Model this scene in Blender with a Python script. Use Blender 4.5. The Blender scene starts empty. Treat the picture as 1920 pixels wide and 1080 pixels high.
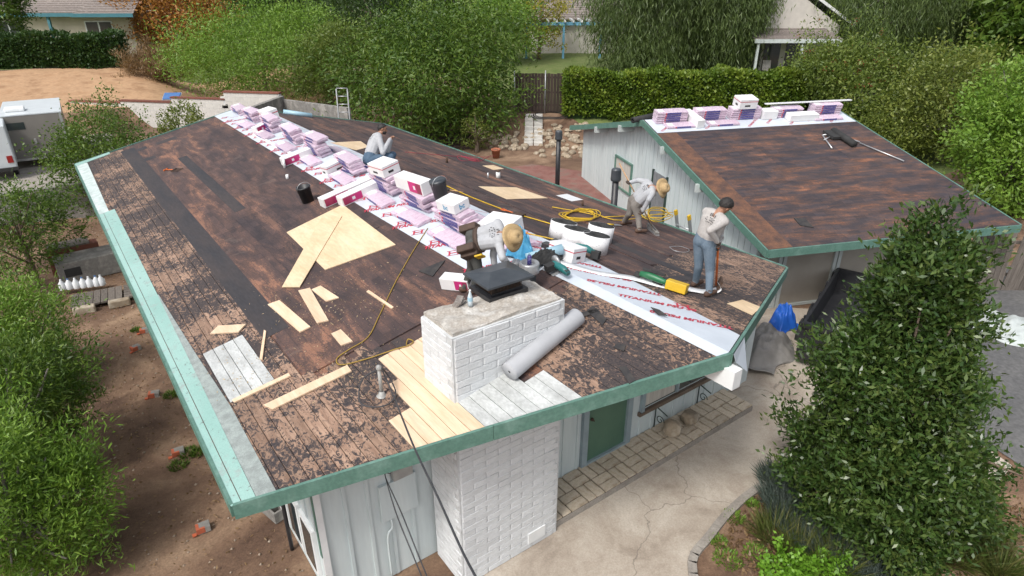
import bpy, bmesh, math, random
import numpy as np
from mathutils import Vector, Matrix
rnd = random.Random(7)
RS = np.random.RandomState(11)
scn = bpy.context.scene
COL = scn.collection
# ------------------------------------------------------------------ camera
F, PITCH, YAW, ROLL = 1194.4, 0.447, 0.634, -0.002
CAM = np.array([-5.932, -6.002, 7.72])
_fw = np.array([math.sin(YAW)*math.cos(PITCH), math.cos(YAW)*math.cos(PITCH), -math.sin(PITCH)])
_r0 = np.array([math.cos(YAW), -math.sin(YAW), 0.]); _u0 = np.cross(_r0, _fw)
_r = _r0*math.cos(ROLL)+_u0*math.sin(ROLL); _u = -_r0*math.sin(ROLL)+_u0*math.cos(ROLL)
cd = bpy.data.cameras.new('camera'); cam = bpy.data.objects.new('camera', cd); COL.objects.link(cam)
cd.sensor_width = 36; cd.lens = F/1920*36; cd.clip_end = 1000; cd.clip_start = .1
cam.matrix_world = Matrix(((_r[0], _u[0], -_fw[0], CAM[0]), (_r[1], _u[1], -_fw[1], CAM[1]), (_r[2], _u[2], -_fw[2], CAM[2]), (0, 0, 0, 1)))
scn.camera = cam
# ------------------------------------------------------------------ sky and sun (thin overcast)
SUN_EL, SUN_AZ = math.radians(52), math.radians(250)      # azimuth clockwise from +y
w = bpy.data.worlds.new('World'); scn.world = w; w.use_nodes = True
nt = w.node_tree; bg = nt.nodes['Background']
sky = nt.nodes.new('ShaderNodeTexSky'); sky.sky_type = 'NISHITA'; sky.sun_disc = False
sky.sun_elevation = SUN_EL; sky.sun_rotation = SUN_AZ; sky.dust_density = 4; sky.ozone_density = 1; sky.air_density = 1
hs = nt.nodes.new('ShaderNodeHueSaturation'); hs.inputs['Saturation'].default_value = .38
nt.links.new(sky.outputs[0], hs.inputs['Color']); nt.links.new(hs.outputs[0], bg.inputs['Color']); bg.inputs['Strength'].default_value = .15
sd = bpy.data.lights.new('sun', 'SUN'); sun = bpy.data.objects.new('sun', sd); COL.objects.link(sun)
sd.energy = 1.5; sd.angle = math.radians(11); sd.color = (1, .965, .91)
sdir = Vector((math.sin(SUN_AZ)*math.cos(SUN_EL), math.cos(SUN_AZ)*math.cos(SUN_EL), math.sin(SUN_EL)))
sun.rotation_euler = sdir.to_track_quat('Z', 'Y').to_euler()
vs = scn.view_settings; vs.view_transform = 'Standard'; vs.look = 'None'; vs.gamma = 1; vs.use_curve_mapping = False; vs.exposure = .5
# ------------------------------------------------------------------ pixel helpers: a pixel gives a direction, the surface gives the distance
H, S = 3.742, .212                                  # ridge height, roof slope
def ray(px, py): return _fw + _r*(px-960)/F - _u*(py-540)/F
def on(px, py, n, k):
    d = ray(px, py); n = np.array(n, float); return Vector(CAM + d*((k-n@CAM)/(n@d)))
def PL(px, py, h=0): return on(px, py, (-S, 0, 1), H+h)
def PR(px, py, h=0): return on(px, py, (S, 0, 1), H+h)
def PG(px, py, z=0): return on(px, py, (0, 0, 1), z)
def PX(px, py, x): return on(px, py, (1, 0, 0), x)
def PY(px, py, y): return on(px, py, (0, 1, 0), y)
def at(px, py, dep): return Vector(CAM + ray(px, py)*dep)
def frame(ex, n, o):
    ex = Vector(ex).normalized(); n = Vector(n).normalized(); ey = n.cross(ex)
    m = Matrix((ex, ey, n)).transposed().to_4x4(); m.translation = o; return m
def FL(o, a=0, h=0):
    m = frame((1, 0, S), (-S, 0, 1), Vector(o)); return m @ Matrix.Translation((0, 0, h)) @ Matrix.Rotation(a, 4, 'Z')
def FR(o, a=0, h=0):
    m = frame((1, 0, -S), (S, 0, 1), Vector(o)); return m @ Matrix.Translation((0, 0, h)) @ Matrix.Rotation(a, 4, 'Z')
def FG(o, a=0): return Matrix.Translation(Vector(o)) @ Matrix.Rotation(a, 4, 'Z')
def sm(x, a, b):
    t = min(1, max(0, (x-a)/(b-a))); return t*t*(3-2*t)
# ------------------------------------------------------------------ materials
MATS = {}
def nodes(name):
    m = bpy.data.materials.new(name); m.use_nodes = True; MATS[name] = m
    t = m.node_tree; b = t.nodes['Principled BSDF']; return m, t, b
def noise(t, vec, scale, detail=5, rough=.6, dist=0):
    n = t.nodes.new('ShaderNodeTexNoise'); n.inputs['Scale'].default_value = scale; n.inputs['Detail'].default_value = detail
    n.inputs['Roughness'].default_value = rough; n.inputs['Distortion'].default_value = dist
    t.links.new(vec, n.inputs['Vector']); return n.outputs['Fac']
def coords(t, scale=(1, 1, 1), kind='Object', loc=(0, 0, 0), rot=(0, 0, 0)):
    c = t.nodes.new('ShaderNodeTexCoord'); m = t.nodes.new('ShaderNodeMapping')
    m.inputs['Scale'].default_value = scale; m.inputs['Location'].default_value = loc; m.inputs['Rotation'].default_value = rot
    t.links.new(c.outputs[kind], m.inputs['Vector']); return m.outputs[0]
def ramp(t, fac, stops, interp='LINEAR'):
    r = t.nodes.new('ShaderNodeValToRGB'); e = r.color_ramp; e.interpolation = interp
    while len(e.elements) < len(stops): e.elements.new(.5)
    for el, (p, c) in zip(e.elements, stops):
        el.position = p; el.color = (*c, 1) if len(c) == 3 else c
    t.links.new(fac, r.inputs[0]); return r.outputs[0]
def mix(t, fac, a, b, mode='MIX'):
    m = t.nodes.new('ShaderNodeMix'); m.data_type = 'RGBA'; m.blend_type = mode
    for s, v in ((m.inputs[0], fac), (m.inputs[6], a), (m.inputs[7], b)):
        if hasattr(v, 'is_linked'): t.links.new(v, s)
        elif isinstance(v, (int, float)): s.default_value = v
        else: s.default_value = (*v, 1) if len(v) == 3 else v
    return m.outputs[2]
def bump(t, b, h, strength=.3, dist=.02):
    n = t.nodes.new('ShaderNodeBump'); n.inputs['Strength'].default_value = strength; n.inputs['Distance'].default_value = dist
    t.links.new(h, n.inputs['Height']); t.links.new(n.outputs[0], b.inputs['Normal'])
def pm(name, c1, c2=None, scale=8, rough=.7, bmp=0, stretch=(1, 1, 1), c3=None, metal=0, spec=None, lo=.35, hi=.65, fine=None, rand=0):
    """general procedural material: noise between two or three colours, fine relief, optional per-object variation"""
    m, t, b = nodes(name); c2 = c2 or tuple(v*.8 for v in c1)
    v = coords(t, stretch); f = noise(t, v, scale)
    st = [(lo, c1), (hi, c2)] if not c3 else [(lo, c1), ((lo+hi)/2, c2), (hi, c3)]
    col = ramp(t, f, st)
    if fine:
        f2 = noise(t, v, scale*9, 3); col = mix(t, fine, col, ramp(t, f2, [(.3, (.25, .25, .25)), (.7, (1, 1, 1))]), 'MULTIPLY')
    if rand:
        oi = t.nodes.new('ShaderNodeObjectInfo'); r = ramp(t, oi.outputs['Random'], [(0, (1-rand,)*3), (1, (1, 1, 1))]); col = mix(t, 1., col, r, 'MULTIPLY')
    t.links.new(col, b.inputs['Base Color']); b.inputs['Roughness'].default_value = rough; b.inputs['Metallic'].default_value = metal
    if spec is not None: b.inputs['Specular IOR Level'].default_value = spec
    if bmp: bump(t, b, noise(t, v, scale*4, 6), bmp)
    return m
def leafmat(name, cols, rough=.45, trans=.3, spec=.4):
    m, t, b = nodes(name)
    a = t.nodes.new('ShaderNodeAttribute'); a.attribute_name = 'tint'
    col = ramp(t, a.outputs['Fac'], [(i/(len(cols)-1), c) for i, c in enumerate(cols)])
    t.links.new(col, b.inputs['Base Color']); b.inputs['Roughness'].default_value = rough; b.inputs['Specular IOR Level'].default_value = spec
    tr = t.nodes.new('ShaderNodeBsdfTranslucent'); t.links.new(mix(t, 1., col, (1., 1., .55), 'MULTIPLY'), tr.inputs[0])
    ms = t.nodes.new('ShaderNodeMixShader'); ms.inputs[0].default_value = trans
    t.links.new(b.outputs[0], ms.inputs[1]); t.links.new(tr.outputs[0], ms.inputs[2])
    t.links.new(ms.outputs[0], t.nodes['Material Output'].inputs[0]); return m
# ------------------------------------------------------------------ mesh helpers
class MB:
    def __init__(s): s.v = []; s.f = []; s.mi = []; s.sm = []
    def add(s, vs, fs, mi=0, smooth=False, M=None):
        o = len(s.v); s.v += [tuple(M @ Vector(q)) if M else tuple(q) for q in vs]
        s.f += [tuple(i+o for i in f) for f in fs]; s.mi += [mi]*len(fs); s.sm += [smooth]*len(fs); return s
    def box(s, x0, x1, y0, y1, z0, z1, mi=0, M=None):
        return s.add([(x0, y0, z0), (x1, y0, z0), (x1, y1, z0), (x0, y1, z0), (x0, y0, z1), (x1, y0, z1), (x1, y1, z1), (x0, y1, z1)],
              [(3, 2, 1, 0), (4, 5, 6, 7), (0, 1, 5, 4), (1, 2, 6, 5), (2, 3, 7, 6), (3, 0, 4, 7)], mi, False, M)
    def cbox(s, c, d, mi=0, M=None):
        return s.box(c[0]-d[0]/2, c[0]+d[0]/2, c[1]-d[1]/2, c[1]+d[1]/2, c[2]-d[2]/2, c[2]+d[2]/2, mi, M)
    def prism(s, poly, z0, z1, mi=0, M=None):
        n = len(poly); zs = (lambda z, p: z(p) if callable(z) else z)
        return s.add([(*p, zs(z0, p)) for p in poly]+[(*p, zs(z1, p)) for p in poly],
              [tuple(range(n-1, -1, -1)), tuple(range(n, 2*n))]+[(i, (i+1) % n, n+(i+1) % n, n+i) for i in range(n)], mi, False, M)
    def lathe(s, prof, n=20, mi=0, M=None, smooth=True, cap=True):
        vs = []; fs = []; k = len(prof)
        for i in range(n):
            a = 2*math.pi*i/n
            vs += [(r*math.cos(a), r*math.sin(a), z) for r, z in prof]
        for i in range(n):
            j = (i+1) % n
            fs += [(i*k+q, j*k+q, j*k+q+1, i*k+q+1) for q in range(k-1)]
        s.add(vs, fs, mi, smooth, M)
        if cap:
            for q, rev in ((0, True), (k-1, False)):
                if prof[q][0] > 1e-4:
                    idx = [len(s.v)-n*k+i*k+q for i in range(n)]
                    s.f.append(tuple(idx[::-1] if rev else idx)); s.mi.append(mi); s.sm.append(False)
        return s
    def tube(s, pts, r, n=8, mi=0, M=None, closed=False, smooth=True):
        P = [Vector(q) for q in pts]; m = len(P); rr = r if isinstance(r, (list, tuple)) else [r]*m
        vs = []; prev = None
        for i, q in enumerate(P):
            t = (P[min(i+1, m-1)]-P[max(i-1, 0)]).normalized()
            if prev is None: a = t.orthogonal().normalized()
            else:
                a = prev-t*prev.dot(t); a = a.normalized() if a.length > 1e-6 else t.orthogonal().normalized()
            prev = a; b = t.cross(a)
            vs += [tuple(q+(a*math.cos(2*math.pi*k/n)+b*math.sin(2*math.pi*k/n))*rr[i]) for k in range(n)]
        fs = [(i*n+k, i*n+(k+1) % n, (i+1)*n+(k+1) % n, (i+1)*n+k) for i in range(m-1) for k in range(n)]
        s.add(vs, fs, mi, smooth, M)
        o = len(s.v)-m*n
        for idx in (range(o+n-1, o-1, -1), range(o+(m-1)*n, o+m*n)): s.f.append(tuple(idx)); s.mi.append(mi); s.sm.append(False)
        return s
    def mesh(s, name, mats):
        me = bpy.data.meshes.new(name); me.from_pydata(s.v, [], s.f)
        for m in (mats if isinstance(mats, (list, tuple)) else [mats]): me.materials.append(MATS[m] if isinstance(m, str) else m)
        me.polygons.foreach_set('material_index', s.mi); me.polygons.foreach_set('use_smooth', s.sm); me.update(); return me
    def build(s, name, mats, parent=None, M=None, bevel=0):
        return link(name, s.mesh(name, mats), parent, M, bevel)
def link(name, me, parent=None, M=None, bevel=0):
    o = bpy.data.objects.new(name, me); COL.objects.link(o)
    if parent: o.parent = parent
    if M is not None: o.matrix_basis = M
    if bevel:
        b = o.modifiers.new('bevel', 'BEVEL'); b.width = bevel; b.segments = 2; b.limit_method = 'ANGLE'
    return o
def tag(o, label, cat, group=None):
    o['label'] = label; o['category'] = cat
    if group: o['group'] = group
    return o
def struct(o): o['kind'] = 'structure'; return o
def thing(name, label, cat, M=None, group=None):
    o = bpy.data.objects.new(name, None); COL.objects.link(o); o.empty_display_size = .1
    if M is not None: o.matrix_world = M
    return tag(o, label, cat, group)
def dup(root, M, label=None, group=None):
    r = root.copy(); COL.objects.link(r); r.matrix_world = M
    if label: r['label'] = label
    if group: r['group'] = group
    for ch in list(root.children):
        c = ch.copy(); COL.objects.link(c); c.parent = r
        for g in ch.children:
            d = g.copy(); COL.objects.link(d); d.parent = c
    return r
def spline(pts, n=6):
    P = [Vector(q) for q in pts]; out = []
    for i in range(len(P)-1):
        a, b, c, d = P[max(i-1, 0)], P[i], P[i+1], P[min(i+2, len(P)-1)]
        for k in range(n):
            t = k/n; out.append(.5*((2*b)+(c-a)*t+(2*a-5*b+4*c-d)*t*t+(3*b-a-3*c+d)*t**3))
    return out+[P[-1]]
FONT = None
def text_mesh(body, size, mat, depth=.0, shear=0, align='CENTER', bold=.0):
    c = bpy.data.curves.new('lettering', 'FONT'); c.body = body; c.size = size; c.align_x = align; c.align_y = 'CENTER'; c.extrude = depth; c.shear = shear; c.offset = bold
    c.resolution_u = 2
    o = bpy.data.objects.new('lettering', c); COL.objects.link(o)
    dg = bpy.context.evaluated_depsgraph_get(); me = bpy.data.meshes.new_from_object(o.evaluated_get(dg)); bpy.data.objects.remove(o)
    me.materials.clear(); me.materials.append(MATS[mat]); return me
# ------------------------------------------------------------------ shared materials
def shingle_ghost(t, col, order, k=1.):
    # imprint of the old shingle courses left on the paper
    c = t.nodes.new('ShaderNodeTexCoord'); sp = t.nodes.new('ShaderNodeSeparateXYZ'); cb = t.nodes.new('ShaderNodeCombineXYZ'); t.links.new(c.outputs['Object'], sp.inputs[0])
    t.links.new(sp.outputs[1 if order == 'XY' else 0], cb.inputs[0]); t.links.new(sp.outputs[0 if order == 'XY' else 1], cb.inputs[1])
    wob = t.nodes.new('ShaderNodeTexNoise'); wob.inputs['Scale'].default_value = 3; ad = t.nodes.new('ShaderNodeVectorMath'); ad.operation = 'MULTIPLY_ADD'; t.links.new(c.outputs['Object'], wob.inputs['Vector'])
    t.links.new(wob.outputs['Color'], ad.inputs[0]); ad.inputs[1].default_value = (.06, .03, 0); t.links.new(cb.outputs[0], ad.inputs[2])
    b = t.nodes.new('ShaderNodeTexBrick'); t.links.new(ad.outputs[0], b.inputs['Vector']); b.inputs['Scale'].default_value = 1; b.inputs['Brick Width'].default_value = .31; b.inputs['Row Height'].default_value = .142; b.inputs['Mortar Size'].default_value = .006; b.inputs['Mortar Smooth'].default_value = .6
    b.inputs['Color1'].default_value = (.66, .66, .70, 1); b.inputs['Color2'].default_value = (1.35, 1.25, 1.2, 1); b.inputs['Mortar'].default_value = (.62, .60, .60, 1)
    return mix(t, .75*k, col, b.outputs['Color'], 'MULTIPLY')
def build_mats():
    # roofing felt: stained black paper with rusty residue, bands along the ridge
    m, t, b = nodes('felt'); v = coords(t, (1, .22, 1)); v2 = coords(t)
    n1 = noise(t, v, 2.6, 10, .74, .5); n2 = noise(t, v2, 34, 6, .75); n3 = noise(t, coords(t, (.9, .05, 1)), 1.1, 2)
    a = t.nodes.new('ShaderNodeMath'); a.operation = 'MULTIPLY_ADD'; t.links.new(n2, a.inputs[0]); a.inputs[1].default_value = .5; t.links.new(n1, a.inputs[2])
    a2 = t.nodes.new('ShaderNodeMath'); a2.operation = 'MULTIPLY_ADD'; t.links.new(n3, a2.inputs[0]); a2.inputs[1].default_value = .3; t.links.new(a.outputs[0], a2.inputs[2])
    col = ramp(t, a2.outputs[0], [(.66, (.030, .026, .031)), (.86, (.060, .042, .041)), (.98, (.105, .064, .052)), (1.14, (.19, .105, .072))])
    col = shingle_ghost(t, col, 'XY')
    dust = ramp(t, noise(t, v2, 1.3, 7, .7, 1.), [(.6, (0, 0, 0)), (.78, (1, 1, 1))])
    col = mix(t, mix(t, 1., dust, (.38, .38, .38), 'MULTIPLY'), col, (.30, .24, .19))
    oi = t.nodes.new('ShaderNodeObjectInfo'); col = mix(t, 1., col, ramp(t, oi.outputs['Random'], [(0, (.72, .74, .8)), (1, (1.2, 1.12, 1.05))]), 'MULTIPLY')
    t.links.new(col, b.inputs['Base Color']); b.inputs['Roughness'].default_value = .82; bump(t, b, n2, .5, .012)
    # old sheathing with torn paper left on it
    m, t, b = nodes('mottled'); v = coords(t, (1.25, .75, 1)); n1 = noise(t, v, 11, 8, .72, 1.6); n0 = noise(t, coords(t), .9, 3)
    a = t.nodes.new('ShaderNodeMath'); a.operation = 'MULTIPLY_ADD'; t.links.new(n0, a.inputs[0]); a.inputs[1].default_value = .55; t.links.new(n1, a.inputs[2])
    wood = ramp(t, noise(t, coords(t, (6, .5, 1)), 5, 5), [(.3, (.21, .13, .09)), (.7, (.42, .295, .215))])
    oi = t.nodes.new('ShaderNodeObjectInfo'); wood = mix(t, 1., wood, ramp(t, oi.outputs['Random'], [(0, (.7, .66, .64)), (1, (1.05, 1, .98))]), 'MULTIPLY')
    msk = ramp(t, a.outputs[0], [(.79, (0, 0, 0)), (.83, (1, 1, 1))])
    drk = ramp(t, noise(t, coords(t), 40, 3), [(.3, (.018, .018, .024)), (.7, (.075, .055, .048))])
    t.links.new(mix(t, msk, drk, wood), b.inputs['Base Color']); b.inputs['Roughness'].default_value = .85; bump(t, b, n1, .5, .012)
    pm('ply', (.66, .49, .30), (.78, .61, .41), 3, .65, .05, (1, .25, 1), fine=.25)
    pm('new_plank', (.70, .50, .33), (.82, .63, .45), 4, .6, .05, (3, .3, 1), rand=.14, fine=.15)
    pm('white_plank', (.62, .64, .63), (.36, .37, .36), 4, .6, .12, (1, .5, 1), lo=.42, hi=.78, rand=.14, fine=.35)
    m, t, b = nodes('teal_metal'); v = coords(t); n1 = noise(t, v, 5, 8, .75)
    col = ramp(t, noise(t, coords(t, (1, .3, 1)), 2, 3), [(.3, (.25, .43, .385)), (.7, (.32, .50, .455))])
    col = mix(t, ramp(t, n1, [(.54, (0, 0, 0)), (.68, (1, 1, 1))]), col, (.30, .335, .32)); col = mix(t, ramp(t, noise(t, v, 11, 8, .75), [(.60, (0, 0, 0)), (.64, (.8, .8, .8))]), col, (.13, .13, .125)); col = mix(t, .4, col, ramp(t, noise(t, v, 60, 4), [(.3, (.6, .6, .6)), (.7, (1.1, 1.1, 1.1))]), 'MULTIPLY')
    t.links.new(col, b.inputs['Base Color']); b.inputs['Roughness'].default_value = .5; bump(t, b, n1, .08)
    pm('pale_metal', (.62, .70, .68), (.42, .50, .48), 6, .5, .1, fine=.2)
    pm('grey_metal_old', (.36, .41, .39), (.25, .28, .27), 9, .6, .2, fine=.4)
    pm('green_paint', (.125, .245, .20), (.095, .20, .16), 3, .55, .06, (1, 1, 1), c3=(.15, .27, .225), fine=.3)
    pm('door_green', (.085, .17, .115), (.07, .145, .10), 2, .45)
    pm('frame_blue', (.28, .35, .38), (.22, .28, .31), 4, .5)
    pm('siding', (.60, .665, .665), (.52, .59, .60), 1.2, .6, .03, (3, 3, .3), fine=.08)
    pm('white_brick', (.76, .78, .795), (.66, .68, .69), 7, .7, .6, fine=.16, rand=.08)
    pm('mortar', (.60, .62, .63), (.46, .47, .47), 6, .9, .3)
    pm('cap_stone', (.58, .55, .50), (.42, .38, .33), 4, .9, .4, c3=(.64, .62, .58), fine=.45)
    pm('white_paint', (.78, .79, .79), (.68, .70, .70), 3, .5)
    pm('trim_grey', (.5, .54, .53), (.42, .46, .45), 4, .5)
    pm('glass', (.03, .04, .045), (.05, .06, .06), 2, .08, spec=.8)
    pm('curtain', (.55, .53, .48), (.40, .38, .34), 3, .8, 0, (8, 8, .2))
    pm('black_metal', (.014, .015, .018), (.03, .03, .033), 6, .42, .05)
    pm('dark_cap', (.035, .042, .05), (.055, .062, .07), 4, .4, .05)
    pm('rust', (.10, .055, .035), (.04, .028, .02), 8, .8, .3)
    pm('iron_green', (.03, .06, .05), (.02, .04, .035), 6, .5)
    m, t, b = nodes('concrete'); v = coords(t)
    col = ramp(t, noise(t, v, .9, 9, .7, .4), [(.3, (.25, .205, .165)), (.45, (.40, .345, .285)), (.6, (.50, .45, .385)), (.75, (.38, .325, .26))])
    col = mix(t, .5, col, ramp(t, noise(t, v, 45, 4), [(.3, (.6, .58, .56)), (.7, (1.12, 1.1, 1.08))]), 'MULTIPLY')
    sp_ = noise(t, v, 16, 6, .8); col = mix(t, ramp(t, sp_, [(.66, (0, 0, 0)), (.72, (.8, .8, .8))]), col, (.10, .085, .07))
    vo = t.nodes.new('ShaderNodeTexVoronoi'); vo.feature = 'DISTANCE_TO_EDGE'; vo.inputs['Scale'].default_value = .3; wv = t.nodes.new('ShaderNodeVectorMath'); wv.operation = 'ADD'
    nn = t.nodes.new('ShaderNodeTexNoise'); nn.inputs['Scale'].default_value = 2.2; nn.inputs['Detail'].default_value = 6; sc = t.nodes.new('ShaderNodeVectorMath'); sc.operation = 'SCALE'; sc.inputs['Scale'].default_value = .5
    t.links.new(v, nn.inputs['Vector']); t.links.new(nn.outputs['Color'], sc.inputs[0]); t.links.new(v, wv.inputs[0]); t.links.new(sc.outputs[0], wv.inputs[1]); t.links.new(wv.outputs[0], vo.inputs['Vector'])
    col = mix(t, ramp(t, vo.outputs['Distance'], [(.0, (.6, .6, .6)), (.0035, (0, 0, 0))]), col, (.09, .075, .062))
    t.links.new(col, b.inputs['Base Color']); b.inputs['Roughness'].default_value = .88; bump(t, b, noise(t, v, 25, 6), .2, .01)
    pm('kerb_concrete', (.38, .35, .31), (.28, .25, .22), 3, .9, .3, fine=.4)
    pm('stone_tile', (.56, .46, .34), (.66, .57, .45), 4, .8, .25, (1, 1, 1), c3=(.42, .33, .23), fine=.25, rand=.2)
    pm('grout', (.13, .105, .08), (.08, .07, .055), 9, .95)
    pm('asphalt', (.115, .115, .118), (.16, .158, .155), 1.2, .9, .25, fine=.5)
    m, t, b = nodes('dirt'); v = coords(t)
    col = ramp(t, noise(t, v, .55, 7, .65, .5), [(.36, (.10, .058, .038)), (.5, (.19, .118, .076)), (.66, (.34, .235, .155))])
    n2 = noise(t, v, 30, 4); col = mix(t, .55, col, ramp(t, n2, [(.3, (.45, .42, .4)), (.7, (1.15, 1.1, 1.05))]), 'MULTIPLY')
    t.links.new(col, b.inputs['Base Color']); b.inputs['Roughness'].default_value = .95; bump(t, b, noise(t, v, 9, 8, .7), .6, .04)
    pm('orange_dirt', (.40, .235, .125), (.48, .30, .17), .8, .95, .4, c3=(.33, .19, .10), fine=.3)
    pm('red_patio', (.20, .085, .07), (.26, .12, .10), 2, .9, .2, c3=(.22, .15, .12), fine=.3)
    pm('lawn', (.10, .15, .03), (.16, .19, .06), 1.5, .95, .4, fine=.5)
    pm('bark', (.13, .09, .065), (.22, .17, .13), 5, .9, .5, (3, 3, .4))
    pm('bark_grey', (.26, .235, .21), (.17, .15, .13), 5, .9, .4, (3, 3, .4))
build_mats()
# ------------------------------------------------------------------ terrain
GT = at(1010, 207, 35); ST = at(1000, 275, 32)
def tz(x, y):
    u = .6*x+.8*y
    right = .36*sm(x, 5., 7.2)+1.1*sm(u, 23.2, 26.6)+1.1*sm(u, 27, 45)
    left = 1.25*sm(y, 20.9, 21.3)+1.0*sm(y, 30.5, 31.2)+1.0*sm(y, 31.5, 43)
    k = sm(x, -1, 4); return right*k+left*(1-k)
def build_ground():
    xs = np.concatenate([np.linspace(-60, -14, 14), np.linspace(-13, 24, 94), np.linspace(26, 120, 22)])
    ys = np.concatenate([np.linspace(-40, -9, 10), np.linspace(-8, 46, 136), np.linspace(48, 140, 22)])
    mb = MB(); nx, ny = len(xs), len(ys)
    mb.v = [(x, y, tz(x, y)-.012+(.03*math.sin(x*2.1+y)*math.sin(y*1.7-x*.6) if (x < -5.2 or y > 23) else 0)) for y in ys for x in xs]
    def mat(x, y):
        if y > 31 and x < 9 and y < 42: return 1
        if y > 42 or x > 16.5 and y > 4: return 2
        return 0
    for j in range(ny-1):
        for i in range(nx-1):
            mb.f.append((j*nx+i, j*nx+i+1, (j+1)*nx+i+1, (j+1)*nx+i)); mb.mi.append(mat(xs[i], ys[j])); mb.sm.append(True)
    struct(mb.build('ground', ['dirt', 'orange_dirt', 'lawn']))
build_ground()
def sheet(name, poly, z, mat, step=None):
    mb = MB(); mb.add([(x, y, z(x, y) if callable(z) else z) for x, y in poly], [tuple(range(len(poly)))]); return struct(mb.build(name, mat))
def v2(q): return (q[0], q[1])
# front walk of stained concrete with a curved kerb towards the planting bed
kerb = spline([(-.9, -3.9, 0)]+[tuple(PG(*q)) for q in ((1290, 1078), (1325, 1000), (1390, 930), (1480, 872))]+[(4.3, -1.75, 0), (5.2, -2.6, 0), (5.6, -4.2, 0)], 5)
walk = [(-2.75, -.5), (-2.75, -2.2), (-2.4, -4.)]+[v2(q) for q in kerb]+[(6.1, -4.2), (6.6, -2.4), (9.0, .4), (7.4, 1.9), (5.2, 2.2), (4.2, .3), (-1, .2)]
def walk_sheet():
    me = bpy.data.meshes.new('walkway'); bm = bmesh.new()
    vs = [bm.verts.new((x, y, 0)) for x, y in walk]; f = bm.faces.new(vs); bmesh.ops.triangulate(bm, faces=[f])
    for _ in range(3): bmesh.ops.subdivide_edges(bm, edges=[e for e in bm.edges if e.calc_length() > .7], cuts=1, use_grid_fill=True)
    for v in bm.verts: v.co.z = tz(v.co.x, v.co.y)+.012
    bm.to_mesh(me); bm.free(); me.materials.append(MATS['concrete']); return struct(link('walkway', me))
walk_sheet()
mb = MB()
for a, b in zip(kerb[:-1], kerb[1:]):
    d = (b-a).normalized(); nrm = Vector((d.y, -d.x, 0))*.13
    mb.add([a+Vector((0, 0, -.05)), b+Vector((0, 0, -.05)), b+nrm+Vector((0, 0, -.05)), a+nrm+Vector((0, 0, -.05)), a+Vector((0, 0, .045)), b+Vector((0, 0, .045)), b+nrm+Vector((0, 0, .045)), a+nrm+Vector((0, 0, .045))],
           [(4, 5, 6, 7), (0, 1, 5, 4), (2, 3, 7, 6)])
struct(mb.build('kerb', 'kerb_concrete'))
def drive():
    mb = MB(); P = [(6.12, -4.6), (6.65, -2.4), (9.05, .4), (9.2, 1.9), (16, -1.2), (17.5, -3), (40, -14), (40, -40), (2, -40), (4, -9)]
    me = bpy.data.meshes.new('driveway'); bm = bmesh.new(); f = bm.faces.new([bm.verts.new((x, y, 0)) for x, y in P]); bmesh.ops.triangulate(bm, faces=[f])
    for _ in range(4): bmesh.ops.subdivide_edges(bm, edges=[e for e in bm.edges if e.calc_length() > 1], cuts=1, use_grid_fill=True)
    for v in bm.verts: v.co.z = tz(v.co.x, v.co.y)+.006
    bm.to_mesh(me); bm.free(); me.materials.append(MATS['asphalt']); struct(link('driveway', me))
drive()
pz = lambda x, y: tz(x, y)+.01
me = bpy.data.meshes.new('patio'); bm = bmesh.new(); f = bm.faces.new([bm.verts.new((x, y, 0)) for x, y in [(5.6, 8), (9.2, 6.8), (12.5, 14), (11.5, 16.2), (8.5, 16.5), (5.6, 14)]]); bmesh.ops.triangulate(bm, faces=[f])
for _ in range(3): bmesh.ops.subdivide_edges(bm, edges=[e for e in bm.edges if e.calc_length() > .8], cuts=1, use_grid_fill=True)
for v in bm.verts: v.co.z = tz(v.co.x, v.co.y)+.008
bm.to_mesh(me); bm.free(); me.materials.append(MATS['red_patio']); struct(link('patio', me))
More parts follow.
